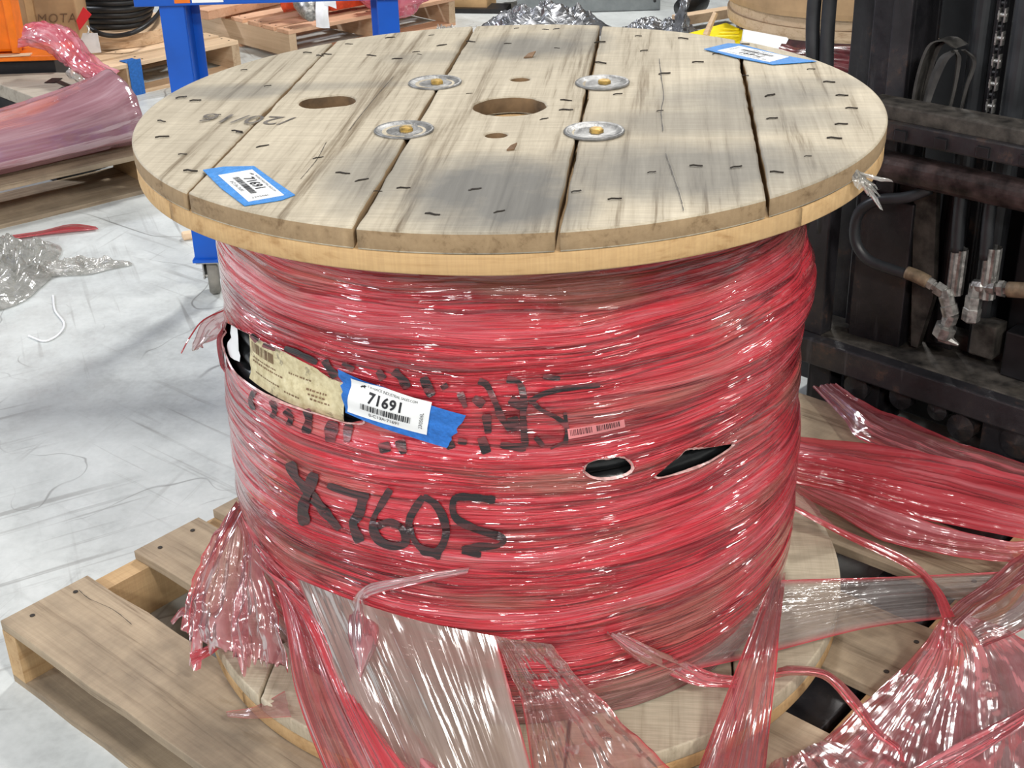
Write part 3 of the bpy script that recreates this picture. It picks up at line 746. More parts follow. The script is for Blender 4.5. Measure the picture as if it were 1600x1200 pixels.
def pallet(name, label, origin, ang, L, rows, depth, mat, smat, group=None, H=.13, T=.018, bw=.04, bottom=None, seed=0, jag=.004, rnd_end=0, sub=(0, .5, 1)):
    root = thing(name, label, 'pallet', origin, ang, group)
    for i, (v, w) in enumerate(rows):
        b = board_mesh(L, w, T, seed + i, jag=jag, round_end=rnd_end if i % 2 == 0 else 0)
        o = b.build('deck_board', mat, root, local=True, bevel=.0015); o.location = (0, v, H - T)
        o.rotation_euler = (0, 0, .006 * noise.noise((i, seed, 2)))
        for q in (.03, L * .5, L - .03):                    # nail heads
            for d in (.25, .75):
                nl = bpy.data.objects.new('nail', NAIL); COL.objects.link(nl); nl.parent = o; nl.location = (q + .01 * noise.noise((q, d, i)), w * d, T + .0004)
    bt = bottom if bottom is not None else [(0, .11), (depth / 2 - .06, .12), (depth - .11, .11)]
    for i, (v, w) in enumerate(bt):
        o = board_mesh(L, w, T * .8, seed + 40 + i, jag=jag).build('bottom_board', mat, root, local=True); o.location = (0, v, 0)
    for i, k in enumerate(sub):
        b = board_mesh(depth, bw, H - T * 1.8 - .001, seed + 60 + i, jag=jag * .5)
        o = b.build('stringer', smat, root, local=True); o.rotation_euler = (0, 0, pi / 2); o.location = (bw + k * (L - bw), 0, T * .8 + .0005)
    return root
NAIL = MB().lathe([(.0045, 0), (.0045, .0008), (.0001, .0009)], seg=8).mesh('nail'); NAIL.materials.append(M['dark'])
pallet('pallet', 'brown weathered pallet carrying the wrapped cable reel', PA, E1A, 1.24,
       [(0, .17), (.267, .145), (.445, .185), (.757, .193), (1.07, .18), (1.36, .185)], 1.545, M['pallet'], M['pallet_str'], rnd_end=.035, seed=11, jag=.006, H=.128)

pal_root = [o for o in COL.objects if o.name == 'pallet'][0]
crack([(123, 922), (138, 935), (160, 945), (180, 955), (206, 976)], .1295, .0014, pal_root)
# ================================================================== LOOSE FILM
def film_sheet(name, rows, mat, parent=None, nu=60, nv=70, wr=.006, fr=14, ends=0.0, seed=1.0, edge=.035, sag=0.0, ragged=0.0, crumple=0.0):
    """rows: cross-sections along the pull, each a list of 3D points across the pleats"""
    cs = [spline(r, nu) for r in rows]; cols = [spline([c[i] for c in cs], nv) for i in range(nu)]
    grid = [[cols[i][j].copy() for i in range(nu)] for j in range(nv)]
    wid = sum((grid[nv // 2][i + 1] - grid[nv // 2][i]).length for i in range(nu - 1)); ln = sum((grid[j + 1][nu // 2] - grid[j][nu // 2]).length for j in range(nv - 1))
    out = []
    for j in range(nv):
        r = []
        for i in range(nu):
            p = grid[j][i]; a = grid[j][min(i + 1, nu - 1)] - grid[j][max(i - 1, 0)]; t = grid[min(j + 1, nv - 1)][i] - grid[max(j - 1, 0)][i]
            n = a.cross(t); n = n.normalized() if n.length > 1e-9 else Vector((0, 0, 1))
            if n.dot(CAM - p) < 0: n = -n
            u, v = i / (nu - 1), j / (nv - 1)
            w = wr * (noise.noise((u * fr, v * 1.6, seed)) + .55 * noise.noise((u * fr * 2.7, v * 3, seed + 4)))
            w += crumple * noise.fractal((p.x * 16, p.y * 16, p.z * 16 + seed), 1.0, 2.0, 3)
            w *= (1 if ends >= 1 else min(1, v / max(ends, 1e-3))) if ends else 1
            q = p + n * w
            if sag: q.z -= sag * 4 * v * (1 - v)
            if ragged and (j == nv - 1): q += t.normalized() * ragged * noise.noise((u * 9, seed, 8))
            r.append(q)
        out.append(r)
    b = MB().quadgrid(out)
    me = bpy.data.meshes.new(name); me.from_pydata(b.v, [], b.f)
    ul = me.uv_layers.new(name='UVMap'); at = me.attributes.new('edge', 'FLOAT', 'POINT')
    for k in range(nu * nv):
        u = (k % nu) / (nu - 1); at.data[k].value = max(0, 1 - min(u, 1 - u) / edge) if edge else 0
    for li, lp in enumerate(me.loops):
        k = lp.vertex_index; ul.data[li].uv = ((k % nu) / (nu - 1) * wid + seed * 3.1, (k // nu) / (nv - 1) * ln + seed)
    for p in me.polygons: p.use_smooth = True
    return link(name, me, mat, parent)
def Wp(px, py, off=.006): return cyl(*on_wrap(px, py), off)
def zz(*ps): return [atz(*p) for p in ps]
def ww(*ps, off=.006): return [Wp(*p, off) for p in ps]

# skirt of torn film hanging from the wrap
film_sheet('torn_skirt', [ww((470,900), (560,935), (660,965), (775,988), off=.008), zz((592,1225,.19), (680,1232,.19), (760,1235,.19), (838,1230,.19))], M['film_clear'], wrap, 90, 60, .0025, 16, ends=.1, seed=2, edge=.02)
film_sheet('torn_skirt', [ww((772,984), (800,990), (860,998), off=.012), zz((812,1085,.252), (860,1085,.252), (930,1085,.245)), zz((835,1225,.197), (930,1232,.197), (1050,1205,.197))], M['film_thin'], wrap, 90, 80, .007, 8, ends=.1, seed=3, crumple=.010, edge=.06)
film_sheet('torn_tail', [ww((384,790), (402,832), (432,872), off=.012), zz((436,930,.325), (468,950,.32), (508,965,.315)), zz((462,1080,.245), (520,1082,.245), (600,1085,.24)), zz((515,1225,.205), (590,1230,.205), (720,1230,.205))], M['film'], wrap, 70, 80, .010, 9, ends=.1, seed=4, edge=.12)
film_sheet('torn_tail', [ww((400,850), (415,865), (440,890), off=.02), zz((470,960,.335), (490,965,.335), (520,980,.33)), zz((528,1090,.262), (545,1092,.266), (562,1095,.262)), zz((590,1225,.222), (615,1225,.226), (650,1225,.222))], M['film_dense'], wrap, 40, 70, .004, 6, ends=.1, seed=4.5)
film_sheet('torn_tail', [zz((352,806,.365), (370,786,.365), (392,806,.362)), zz((312,875,.31), (345,862,.33), (388,880,.31)), zz((290,945,.25), (330,935,.27), (385,955,.26)), zz((284,985,.22), (330,1012,.215), (398,1030,.215))], M['film_plume'], wrap, 80, 80, .013, 4, seed=5, crumple=.018, ragged=.06, edge=.08)
film_sheet('torn_tail', [zz((366,800,.372), (374,790,.372), (384,800,.372)), zz((330,860,.33), (338,855,.34), (350,862,.34)), zz((300,930,.27), (312,925,.27), (322,935,.27)), zz((292,990,.22), (304,985,.22), (316,990,.22))], M['film'], wrap, 24, 50, .006, 5, seed=5.5)
film_sheet('torn_tail', [zz((372,812,.372), (384,815,.372), (398,830,.37)), zz((374,880,.325), (395,885,.325), (415,895,.325)), zz((362,960,.26), (400,970,.265), (440,980,.265)), zz((365,1030,.21), (405,1035,.21), (455,1050,.21))], M['film_plume'], wrap, 50, 60, .012, 4, seed=6, crumple=.012, ragged=.05)
film_sheet('torn_tail', [zz((303,980,.225), (312,985,.225), (318,992,.225)), zz((298,1015,.19), (306,1018,.19), (316,1020,.19)), zz((294,1040,.165), (304,1048,.165), (314,1045,.165))], M['film_dense'], wrap, 14, 24, .003, 4, seed=7)
film_sheet('torn_tail', [zz((296,1020,.19), (298,1030,.19), (300,1040,.19)), zz((325,1008,.2), (328,1015,.2), (330,1022,.2)), zz((345,998,.21), (348,1002,.21), (350,1006,.21))], M['film_dense'], wrap, 12, 20, .002, 4, seed=7.4)
film_sheet('torn_tail', [zz((300,955,.23), (302,962,.23), (304,970,.23)), zz((285,948,.22), (284,955,.22), (284,962,.22)), zz((266,970,.2), (268,974,.2), (270,976,.2))], M['film_dense'], wrap, 10, 20, .002, 4, seed=7.6)
film_sheet('torn_tail', [zz((353,1112,.15), (354,1116,.15), (356,1120,.15)), zz((400,1103,.165), (402,1112,.165), (404,1122,.165)), zz((445,1080,.2), (450,1100,.2), (455,1120,.2))], M['film_thin'], wrap, 20, 24, .004, 4, seed=8)
film_sheet('torn_tail', [ww((945,983), (955,985), (968,983), off=.008), ww((985,1020), (1002,1012), (1020,1008), off=.012), zz((1040,1052,.232), (1058,1042,.236), (1075,1034,.24)), zz((1090,1072,.205), (1100,1062,.21), (1112,1050,.215)), zz((1150,1076,.2), (1152,1068,.2), (1155,1058,.205))], M['film_dense'], wrap, 24, 60, .004, 5, seed=9)
film_sheet('torn_tail', [ww((1200,905), (1212,895), (1222,893), off=.006), zz((1160,1020,.262), (1188,1015,.262), (1216,1000,.262)), zz((1118,1130,.215), (1158,1130,.215), (1205,1115,.21)), zz((1082,1225,.2), (1135,1228,.2), (1194,1225,.2))], M['film'], wrap, 60, 80, .009, 8, ends=.1, seed=10, edge=.15)
film_sheet('torn_tail', [ww((735,884), (733,888), (730,893), off=.006), ww((650,893), (648,900), (646,908), off=.010), ww((582,905), (580,915), (582,925), off=.016), zz((548,952,.366), (562,958,.372), (580,945,.372)), zz((545,1005,.346), (566,1012,.352), (592,995,.352)), zz((560,1062,.318), (563,1064,.319), (567,1060,.318))], M['film_plume'], wrap, 24, 60, .003, 5, seed=11, crumple=.003, edge=.15)
film_sheet('torn_tail', [[aty(352, 480, -.02), aty(356, 490, -.02), aty(360, 500, -.02)], [aty(318, 500, -.05), aty(328, 510, -.05), aty(345, 525, -.05)], [aty(303, 530, -.08), aty(310, 540, -.08), aty(322, 538, -.08)], [aty(300, 545, -.08), aty(303, 548, -.08), aty(307, 544, -.08)]], M['film_thin'], wrap, 24, 40, .005, 5, seed=12, crumple=.004)
b = MB(); b.tube(spline([aty(352, 484, -.02), aty(318, 500, -.05), aty(298, 525, -.07), aty(283, 552, -.08)], 16), .0012, 6); b.build('torn_thread', M['film_dense'], wrap)
film_sheet('torn_edge', [ww((357,500), (352,503), (349,508), off=.004), [Wp(354, 530, .004), aty(349, 530, -.06), Wp(352, 530, .010)], [Wp(356, 565, .006), aty(350, 565, -.08), Wp(353, 568, .010)], ww((360,575), (357,578), (356,582), off=.004)], M['film_dense'], wrap, 14, 30, .002, 4, seed=13)
# band of film pulled from the drum foot across to the knot
lf = thing('film_strip', 'clear film strip with red rolled edges pulled taut above the pallet boards', 'plastic film', atz(1400, 940, .19))
film_sheet('strip_sheet', [zz((1222,906,.27), (1130,965,.262), (1010,1062,.225)), zz((1300,904,.235), (1250,952,.235), (1170,1028,.215)), zz((1400,901,.21), (1380,935,.21), (1345,984,.205)), zz((1570,893,.185), (1525,925,.19), (1474,966,.195))], M['film_strip'], lf, 70, 70, .003, 14, seed=14, edge=.12)
lf = thing('film_sheet', 'large creased pink film sheet gathered in a knot and draped over the pallet edge', 'plastic film', atz(1450, 1100, .15))
film_sheet('sheet', [zz((1476,960,.215), (1488,968,.222), (1510,962,.215)), zz((1428,1020,.172), (1490,1040,.176), (1580,985,.172)), zz((1340,1110,.150), (1460,1140,.152), (1650,1060,.152)), zz((1190,1235,.158), (1440,1245,.150), (1680,1210,.150))], M['film'], lf, 110, 90, .007, 11, ends=.1, seed=15, crumple=.005)
film_sheet('gathered_arm', [zz((1605,858,.18), (1610,880,.18), (1615,905,.18)), zz((1545,908,.195), (1552,922,.195), (1560,935,.195)), zz((1480,955,.225), (1488,968,.225), (1500,975,.225)), zz((1462,1010,.19), (1480,1018,.19), (1505,1010,.19))], M['film'], lf, 40, 60, .008, 6, seed=16, crumple=.004, edge=.2)
film_sheet('gathered_arm', [zz((1640,830,.17), (1660,850,.17), (1680,880,.17)), zz((1570,920,.18), (1600,940,.18), (1640,960,.18)), zz((1505,962,.215), (1515,985,.2), (1540,1010,.18))], M['film_thin'], lf, 40, 50, .008, 6, seed=16.5, crumple=.004, edge=.2)
film_sheet('fold', [zz((1610,1100,.175), (1612,1112,.178), (1616,1125,.172)), zz((1500,1160,.172), (1508,1172,.175), (1520,1185,.168)), zz((1400,1210,.168), (1410,1225,.172), (1425,1240,.165))], M['film_dense'], lf, 24, 60, .006, 5, seed=17)
film_sheet('fold', [zz((1205,1190,.165), (1240,1180,.168), (1290,1150,.165)), zz((1180,1240,.165), (1260,1235,.17), (1360,1190,.162))], M['film_thin'], lf, 40, 30, .006, 5, seed=17.5, crumple=.004)
lf = thing('film_bunch', 'thick bunched pink film lying across the pallet boards in front of the forklift', 'plastic film', atz(1420, 760, .16))
film_sheet('bunch_sheet', [zz((1215,680,.205), (1215,712,.225), (1215,748,.205)), zz((1340,694,.19), (1338,735,.215), (1335,775,.185)), zz((1470,712,.18), (1465,760,.205), (1455,815,.175)), zz((1630,752,.175), (1630,800,.195), (1630,848,.172))], M['film_dense'], lf, 70, 80, .009, 8, seed=18, crumple=.003)
film_sheet('bunch_edge', [zz((1225,742,.2), (1230,752,.19), (1235,765,.18)), zz((1320,770,.19), (1310,790,.17), (1300,800,.16)), zz((1440,812,.18), (1420,838,.16), (1390,848,.15)), zz((1550,842,.17), (1545,858,.16), (1520,872,.15)), zz((1630,845,.17), (1632,862,.16), (1635,880,.155))], M['film'], lf, 50, 80, .006, 8, seed=19, crumple=.006, edge=.1)
lf = thing('film_strip', 'reddish film strip crossing the far deck board beside the forklift carriage', 'plastic film', atz(1450, 690, .14))
film_sheet('strip_sheet', [zz((1268,603,.16), (1288,600,.168), (1306,598,.16)), zz((1318,655,.158), (1335,642,.172), (1352,630,.158)), zz((1350,690,.155), (1378,668,.172), (1405,652,.155)), zz((1480,735,.152), (1490,712,.162), (1500,690,.152)), zz((1640,780,.15), (1640,755,.155), (1640,735,.15))], M['film'], lf, 40, 70, .006, 6, seed=20, crumple=.004, edge=.25)
lf = thing('film_strand', 'thin twisted red film strand stretched from the drum to the film knot', 'plastic film', atz(1330, 830, .17))
film_sheet('strand', [zz((1228,782,.25), (1231,787,.254), (1234,794,.25)), zz((1320,828,.2), (1322,834,.204), (1323,842,.2)), zz((1420,872,.2), (1422,882,.205), (1420,890,.2)), zz((1468,918,.21), (1462,922,.213), (1455,924,.21)), zz((1492,962,.225), (1482,966,.225), (1472,966,.225))], M['film_dense'], lf, 16, 80, .003, 4, seed=21)
film_sheet('strand_veil', [zz((1236,755,.225), (1234,772,.235), (1230,790,.25)), zz((1275,790,.205), (1285,805,.205), (1310,826,.204))], M['film_thin'], lf, 20, 30, .003, 4, seed=21.5)
lf = thing('film_rope', 'curled red film rope end hanging over the pallet boards by the flange', 'plastic film', atz(1330, 1100, .15))
film_sheet('rope', [zz((1210,1060,.205), (1212,1050,.215), (1218,1044,.205)), zz((1240,1056,.212), (1240,1048,.222), (1240,1040,.212)), zz((1286,1062,.205), (1290,1055,.214), (1294,1048,.205)), zz((1322,1098,.185), (1330,1094,.192), (1338,1088,.185)), zz((1362,1146,.172), (1368,1142,.18), (1374,1138,.172)), zz((1400,1172,.165), (1402,1168,.168), (1405,1164,.165)), zz((1410,1192,.16), (1412,1191,.161), (1414,1190,.16))], M['film_dense'], lf, 14, 70, .003, 4, seed=22)
# tuft of white film caught on the flange rim
tf = thing('film_tuft', 'small white knotted film tuft caught on the reel flange rim', 'plastic film', atz(1352, 285, ZT - .03))
tp0 = atz(1345, 272, ZT - .02)
for k, (dx, dz, l) in enumerate(((.018, -.02, .03), (.022, -.035, .035), (.008, -.02, .025), (.03, -.005, .022), (-.004, -.012, .02), (.016, -.012, .03))):
    p0 = tp0 + Vector((-.004, -.006, .004)); d = Vector((dx, -.012, dz))
    film_sheet('tuft', [[p0 + Vector((-.004, 0, .004)), p0, p0 + Vector((.004, 0, -.004))], [p0 + d * .5 + Vector((-.009, -.004, .004)), p0 + d * .5 + Vector((0, -.008, 0)), p0 + d * .5 + Vector((.008, -.002, -.006))], [p0 + d * 1.2 + Vector((-.003, 0, .002)), p0 + d * 1.25, p0 + d * 1.2 + Vector((.004, 0, -.004))]], M['film_white'], tf, 12, 16, .003, 4, seed=30 + k)

# ================================================================== FORKLIFT
uF = Vector((sqrt(.5), -sqrt(.5), 0)); vF = Vector((sqrt(.5), sqrt(.5), 0)); FA = R_(-45)
def FP(u, v, z): return uF * u + vF * v + Vector((0, 0, z))
fk = thing('forklift', 'worn black forklift mast and carriage with hydraulic hoses behind the reel', 'forklift', FP(.25, 1.2, 0))
def fbox(name, u0, u1, v0, v1, z0, z1, mat='fork', bevel=.004, parent=None):
    return MB().box(FP((u0 + u1) / 2, (v0 + v1) / 2, (z0 + z1) / 2), (u1 - u0, v1 - v0, z1 - z0), FA).build(name, M[mat], parent or fk, bevel=bevel)
def channel(name, u0, u1, v0, v1, z0, z1, t=.014, mat='fork'):
    """upright C-channel: web towards +u, open to -u"""
    b = MB()
    for a0, a1, c0, c1 in ((u0, u1, v0, v0 + t), (u0, u1, v1 - t, v1), (u1 - t, u1, v0 + t, v1 - t)):
        b.box(FP((a0 + a1) / 2, (c0 + c1) / 2, (z0 + z1) / 2), (a1 - a0, c1 - c0, z1 - z0), FA)
    return b.build(name, M[mat], fk, bevel=.003)
channel('mast_rail', -.102, -.050, 1.10, 1.22, .05, 2.3)
channel('mast_rail', -.044, .004, 1.08, 1.20, .05, 2.3)
channel('mast_rail', .010, .052, 1.06, 1.18, .05, 2.3)
channel('mast_rail', .095, .150, 1.25, 1.36, .05, 2.3)
channel('mast_rail', .60, .66, 1.06, 1.18, .05, 2.3); channel('mast_rail', .67, .73, 1.10, 1.22, .05, 2.3)
fbox('mast_dark_backing', -.06, .80, 1.38, 1.40, .04, .80, 'black'); fbox('mast_dark_backing', -.06, .80, 1.38, 1.40, .802, 2.2, 'black')  # black backing plates added to darken the gap between the mast rails
# carriage bars
fbox('carriage_bar', .02, .90, .965, 1.03, .735, .767, 'forkdust')
fbox('carriage_bar', .02, .90, .955, 1.02, .700, .738)
for k in range(5): fbox('bar_notch', .10 + k * .085, .125 + k * .085, .948, .957, .706, .726, 'black', .001)
MB().lathe([(.0001, 0), (.030, 0), (.030, .9), (.0001, .9)], FP(.03, .985, .640), uF, 24).build('cross_tube', M['rusttube'], fk, smooth=False)
fbox('carriage_bar', -.10, .90, .955, .99, .172, .231)
fbox('carriage_shelf', -.10, .90, .99, 1.12, .205, .231, 'forkdust'); fbox('carriage_shelf', -.08, .90, 1.12, 1.16, .215, .262, 'forkdust')
fbox('carriage_upright', -.115, -.045, .985, 1.03, .23, .73); fbox('carriage_upright', .76, .83, .985, 1.03, .23, .72)
fbox('back_plate', -.02, .135, 1.085, 1.10, .23, .62, 'forkdust')
fbox('back_plate', .14, .20, 1.10, 1.115, .23, .60); fbox('back_plate', .30, .60, 1.13, 1.15, .23, .66, 'black')
MB().prism([FP(.100, 1.05, .60), FP(.150, 1.05, .60), FP(.172, 1.05, .36), FP(.150, 1.05, .24), FP(.135, 1.05, .24)], vF * .018).build('gusset', M['forkdust'], fk)
fbox('valve_block', .262, .315, 1.05, 1.10, .262, .335, 'forkdust'); fbox('cylinder_foot', .33, .42, 1.06, 1.12, .231, .33, 'black')
# lift cylinders and chain
for u, v, r in ((.178, 1.10, .021), (.262, 1.10, .024)):
    MB().lathe([(.0001, .25), (r, .25), (r, 2.2), (.0001, 2.2)], FP(u, v, 0), (0, 0, 1), 20).build('lift_cylinder', M['rubber'], fk, smooth=False)
lk = MB()
for s in (-1, 1):
    lk.box((s * .006, 0, 0), (.003, .012, .026)); 
lk.lathe([(.0045, -.009), (.0045, .009)], (0, 0, 0), (1, 0, 0), 8, caps=True)
lk_me = lk.mesh('chain_link'); lk_me.materials.append(M['chrome']); lk2 = lk_me.copy(); lk2.materials[0] = M['black']
for k in range(34):
    o = bpy.data.objects.new('chain_link', lk_me if k % 2 else lk2); COL.objects.link(o); o.parent = fk; w = .222 + .0015 * (k % 2)
    o.location = FP(w, 1.085, .70 + k * .0215) - fk.location; o.rotation_euler = (0, 0, FA); o.scale = (1.0 if k % 2 else .8, 1, 1)
# rubber straps looping over a pulley
def strap(name, pts, w):
    """belt: each point = (u, v, z); belt width w along v"""
    cs = spline([FP(*p) for p in pts], 40); rows = [[p - uF * .0 + vF * (-w / 2), p + vF * (w / 2), p + vF * (w / 2) - uF * .006, p - vF * (w / 2) - uF * .006] for p in cs]
    return MB().quadgrid(rows, True).build(name, M['strap'], fk, smooth=False)
strap('hose_loop', [(.088, 1.06, .70), (.092, 1.06, .80), (.108, 1.06, .868), (.135, 1.06, .884), (.158, 1.07, .872)], .05)
def broad(name, edge0, edge1, mat='strap'):
    a, b2 = spline([FP(*p) for p in edge0], 30), spline([FP(*p) for p in edge1], 30)
    rows = [[p, (p + q) / 2 - vF * .004, q, (p + q) / 2 + vF * .010] for p, q in zip(a, b2)]
    return MB().quadgrid(rows, True).build(name, M[mat], fk, smooth=False)
broad('belt', [(.098, 1.04, .72), (.112, 1.04, .80), (.128, 1.04, .850), (.150, 1.04, .868)], [(.120, 1.03, .72), (.130, 1.03, .78), (.150, 1.03, .845), (.165, 1.03, .866)])
broad('belt', [(.147, 1.05, .72), (.158, 1.05, .79), (.158, 1.05, .85), (.150, 1.05, .868)], [(.158, 1.045, .72), (.168, 1.045, .79), (.172, 1.045, .85), (.165, 1.045, .866)])
broad('belt', [(.172, 1.06, .74), (.178, 1.06, .80), (.186, 1.06, .85), (.165, 1.05, .870)], [(.180, 1.05, .74), (.190, 1.05, .80), (.200, 1.05, .85), (.180, 1.04, .872)])
broad('belt', [(.080, 1.07, .74), (.088, 1.07, .80), (.098, 1.07, .86), (.120, 1.07, .878)], [(.095, 1.06, .74), (.104, 1.06, .80), (.118, 1.06, .86), (.135, 1.06, .884)])
# hoses
def hose(name, pts, r, mat='rubber', n=36): return MB().tube(spline([FP(*p) for p in pts], n), r, 12).build(name, M[mat], fk, smooth=True)
hose('hydraulic_hose', [(-.118, 1.0, 1.35), (-.124, 1.0, 1.05), (-.125, .99, .92), (-.112, .98, .82), (-.10, .98, .70), (-.10, 1.0, .45)], .0145)
hose('hydraulic_hose', [(-.085, 1.0, 1.35), (-.092, 1.0, 1.05), (-.090, .99, .92), (-.080, .98, .82), (-.066, .98, .70), (-.07, 1.0, .45)], .0145)
hose('hydraulic_hose', [(.17, .99, .612), (.13, .97, .590), (.07, .96, .572), (.033, .96, .535), (.032, .96, .48), (.065, .96, .445), (.125, .965, .435), (.170, .97, .432)], .0115)
def fitting(name, a, bpt, prof, mat='chrome', seg=12, parent=None):
    A, B = FP(*a), FP(*bpt); d = B - A; L = d.length
    return MB().lathe([(.0001, 0)] + [(r, t * L) for t, r in prof] + [(.0001, L)], A, d, seg).build(name, M[mat], parent or fk)
hose('hose_sleeve', [(.150, .967, .437), (.175, .968, .434), (.197, .97, .428)], .0135, 'brasshose', 12)
fitting('hose_fitting', (.195, .97, .429), (.238, .973, .412), [(0, .012), (.3, .013), (.32, .010), (.45, .010), (.46, .015), (.85, .015), (.86, .011), (1, .011)], seg=6)
fitting('elbow', (.232, .973, .420), (.252, .973, .372), [(0, .013), (.25, .0155), (.6, .0145), (.62, .017), (1, .017)], seg=8)
fitting('elbow', (.254, .973, .374), (.238, .973, .318), [(0, .015), (.3, .016), (.32, .013), (.45, .013), (.5, .022), (.9, .022), (1, .014)], seg=8)
fitting('elbow', (.238, .973, .322), (.275, .975, .312), [(0, .014), (.5, .010), (1, .003)], seg=8)
fitting('elbow', (.290, .985, .445), (.290, .980, .365), [(0, .013), (.3, .013), (.32, .0165), (.62, .0165), (.64, .018), (.95, .018), (1, .012)], seg=6)
fitting('elbow', (.285, .985, .440), (.330, .985, .447), [(0, .013), (.4, .013), (.5, .010), (.7, .014), (1, .014)], seg=8)
fitting('hose_fitting', (.325, .985, .446), (.362, .985, .452), [(0, .010), (.3, .010), (.32, .017), (.6, .017), (.62, .012), (1, .012)], seg=6)
hose('hose_sleeve', [(.355, .985, .451), (.40, .985, .460), (.47, .985, .470), (.6, 1.0, .48)], .0155, 'brasshose', 16)
for u in (.237, .297):
    hose('hydraulic_hose', [(u - .004, .99, .66), (u, .985, .57), (u + .004, .985, .50)], .0125, 'rubber', 12)
fl_me = []
for u, z0, z1 in ((.245, .41, .505), (.312, .42, .525)):
    b = MB(); n = 20; rows = []
    for z in (z0, z0 + (z1 - z0) * .55, z1):
        rows.append([FP(u, .99, z) + (uF * cos(k * 2 * pi / n) + vF * sin(k * 2 * pi / n)) * (.0165 if k % 2 else .0145) for k in range(n)])
    b.quadgrid(rows, True); b.build('crimped_ferrule', M['chrome'], fk)
# forks and lower clutter
for u in (.08, .50):
    b = MB(); base = PA + e1 * (.66 if u < .2 else 1.06); w = e1 * .12
    prof = [(-.02, .058), (-.02, .066), (.25, .095), (1.72, .100), (1.72, .058)]
    b.prism([base + e2 * a + Vector((0, 0, z)) for a, z in prof], w); b.build('fork', M['fork'], fk, bevel=.003)
    b = MB().box(base + w / 2 + e2 * 1.70 + Vector((0, 0, .30)), (.12, .045, .5), E1A); b.build('fork_shank', M['fork'], fk, bevel=.003)
for u, z, r in ((.055, .14, .03), (.16, .15, .026), (.245, .15, .022), (.30, .13, .03), (.42, .14, .035)):
    MB().lathe([(.0001, 0), (r, 0), (r, .04), (r * .5, .045), (.0001, .05)], FP(u, 1.02, z), -vF, 14).build('roller', M['fork'], fk)
fbox('axle_housing', -.2, .95, 1.12, 1.3, .04, .19, 'black'); fbox('carriage_skirt', .05, .10, 1.0, 1.05, .03, .17); fbox('carriage_skirt', .34, .46, .99, 1.05, .03, .17); fbox('carriage_skirt', -.08, -.02, 1.0, 1.05, .03, .17)

# ================================================================== BLUE CART
cart = thing('rolling_cart', 'blue steel rolling cart on caster wheels behind the reel', 'cart', (-.85, 1.6, 0))
def angle_leg(x0, x1, y, z0, z1, side):
    """L-section leg: a front flange and a side flange"""
    b = MB(); t = .006
    if side > 0:
        b.box(((x0 + x1) / 2 - .009, y, (z0 + z1) / 2), (x1 - x0 - .018, t, z1 - z0)); b.box((x1 - .019, y + .035, (z0 + z1) / 2), (t, .07, z1 - z0)); b.box((x1 - .008, y + .07, (z0 + z1) / 2), (.028, t, z1 - z0))
    else:
        b.box(((x0 + x1) / 2 + .009, y, (z0 + z1) / 2), (x1 - x0 - .018, t, z1 - z0)); b.box((x0 + .019, y + .035, (z0 + z1) / 2), (t, .07, z1 - z0)); b.box((x0 + .008, y + .07, (z0 + z1) / 2), (.028, t, z1 - z0))
    return b.build('leg', M['bluesteel'], cart, bevel=.0015)
for x0, x1, sd_ in ((-.890, -.808, 1), (-.348, -.276, -1)):
    lg = angle_leg(x0, x1, 1.6, .115, .90, sd_)
    MB().box(((x0 + x1) / 2, 1.635, .112), (x1 - x0 + .01, .10, .008)).build('foot_plate', M['bluesteel'], lg)
    xc = (x0 + x1) / 2 - .004
    c = MB(); c.box((xc, 1.63, .106), (.07, .08, .006))
    for s in (-1, 1): c.box((xc + s * .021, 1.63, .078), (.004, .045, .055))
    c.tube([(xc - .028, 1.63, .052), (xc + .028, 1.63, .052)], .007, 8)
    c = c.build('caster', M['zinc'], cart)
    MB().lathe([(.020, -.014), (.046, -.016), (.052, -.010), (.052, .010), (.046, .016), (.020, .014), (.020, -.014)], (xc, 1.63, .052), (1, .25, 0), 28).build('wheel', M['grey_rubber'], c, smooth=True)
MB().box((-.60, 1.61, .862), (.70, .05, .10)).build('rail', M['bluesteel'], cart, bevel=.003)
MB().box((-.60, 1.66, .915), (.70, .16, .012)).build('top', M['bluesteel'], cart, bevel=.002)
for k, (x0, x1, mt) in enumerate(((-.845, -.805, 'orange'), (-.800, -.720, 'paper'))):
    MB().box(((x0 + x1) / 2, 1.5838, .845), (x1 - x0, .0012, .052)).build('sticker', M[mt], cart)

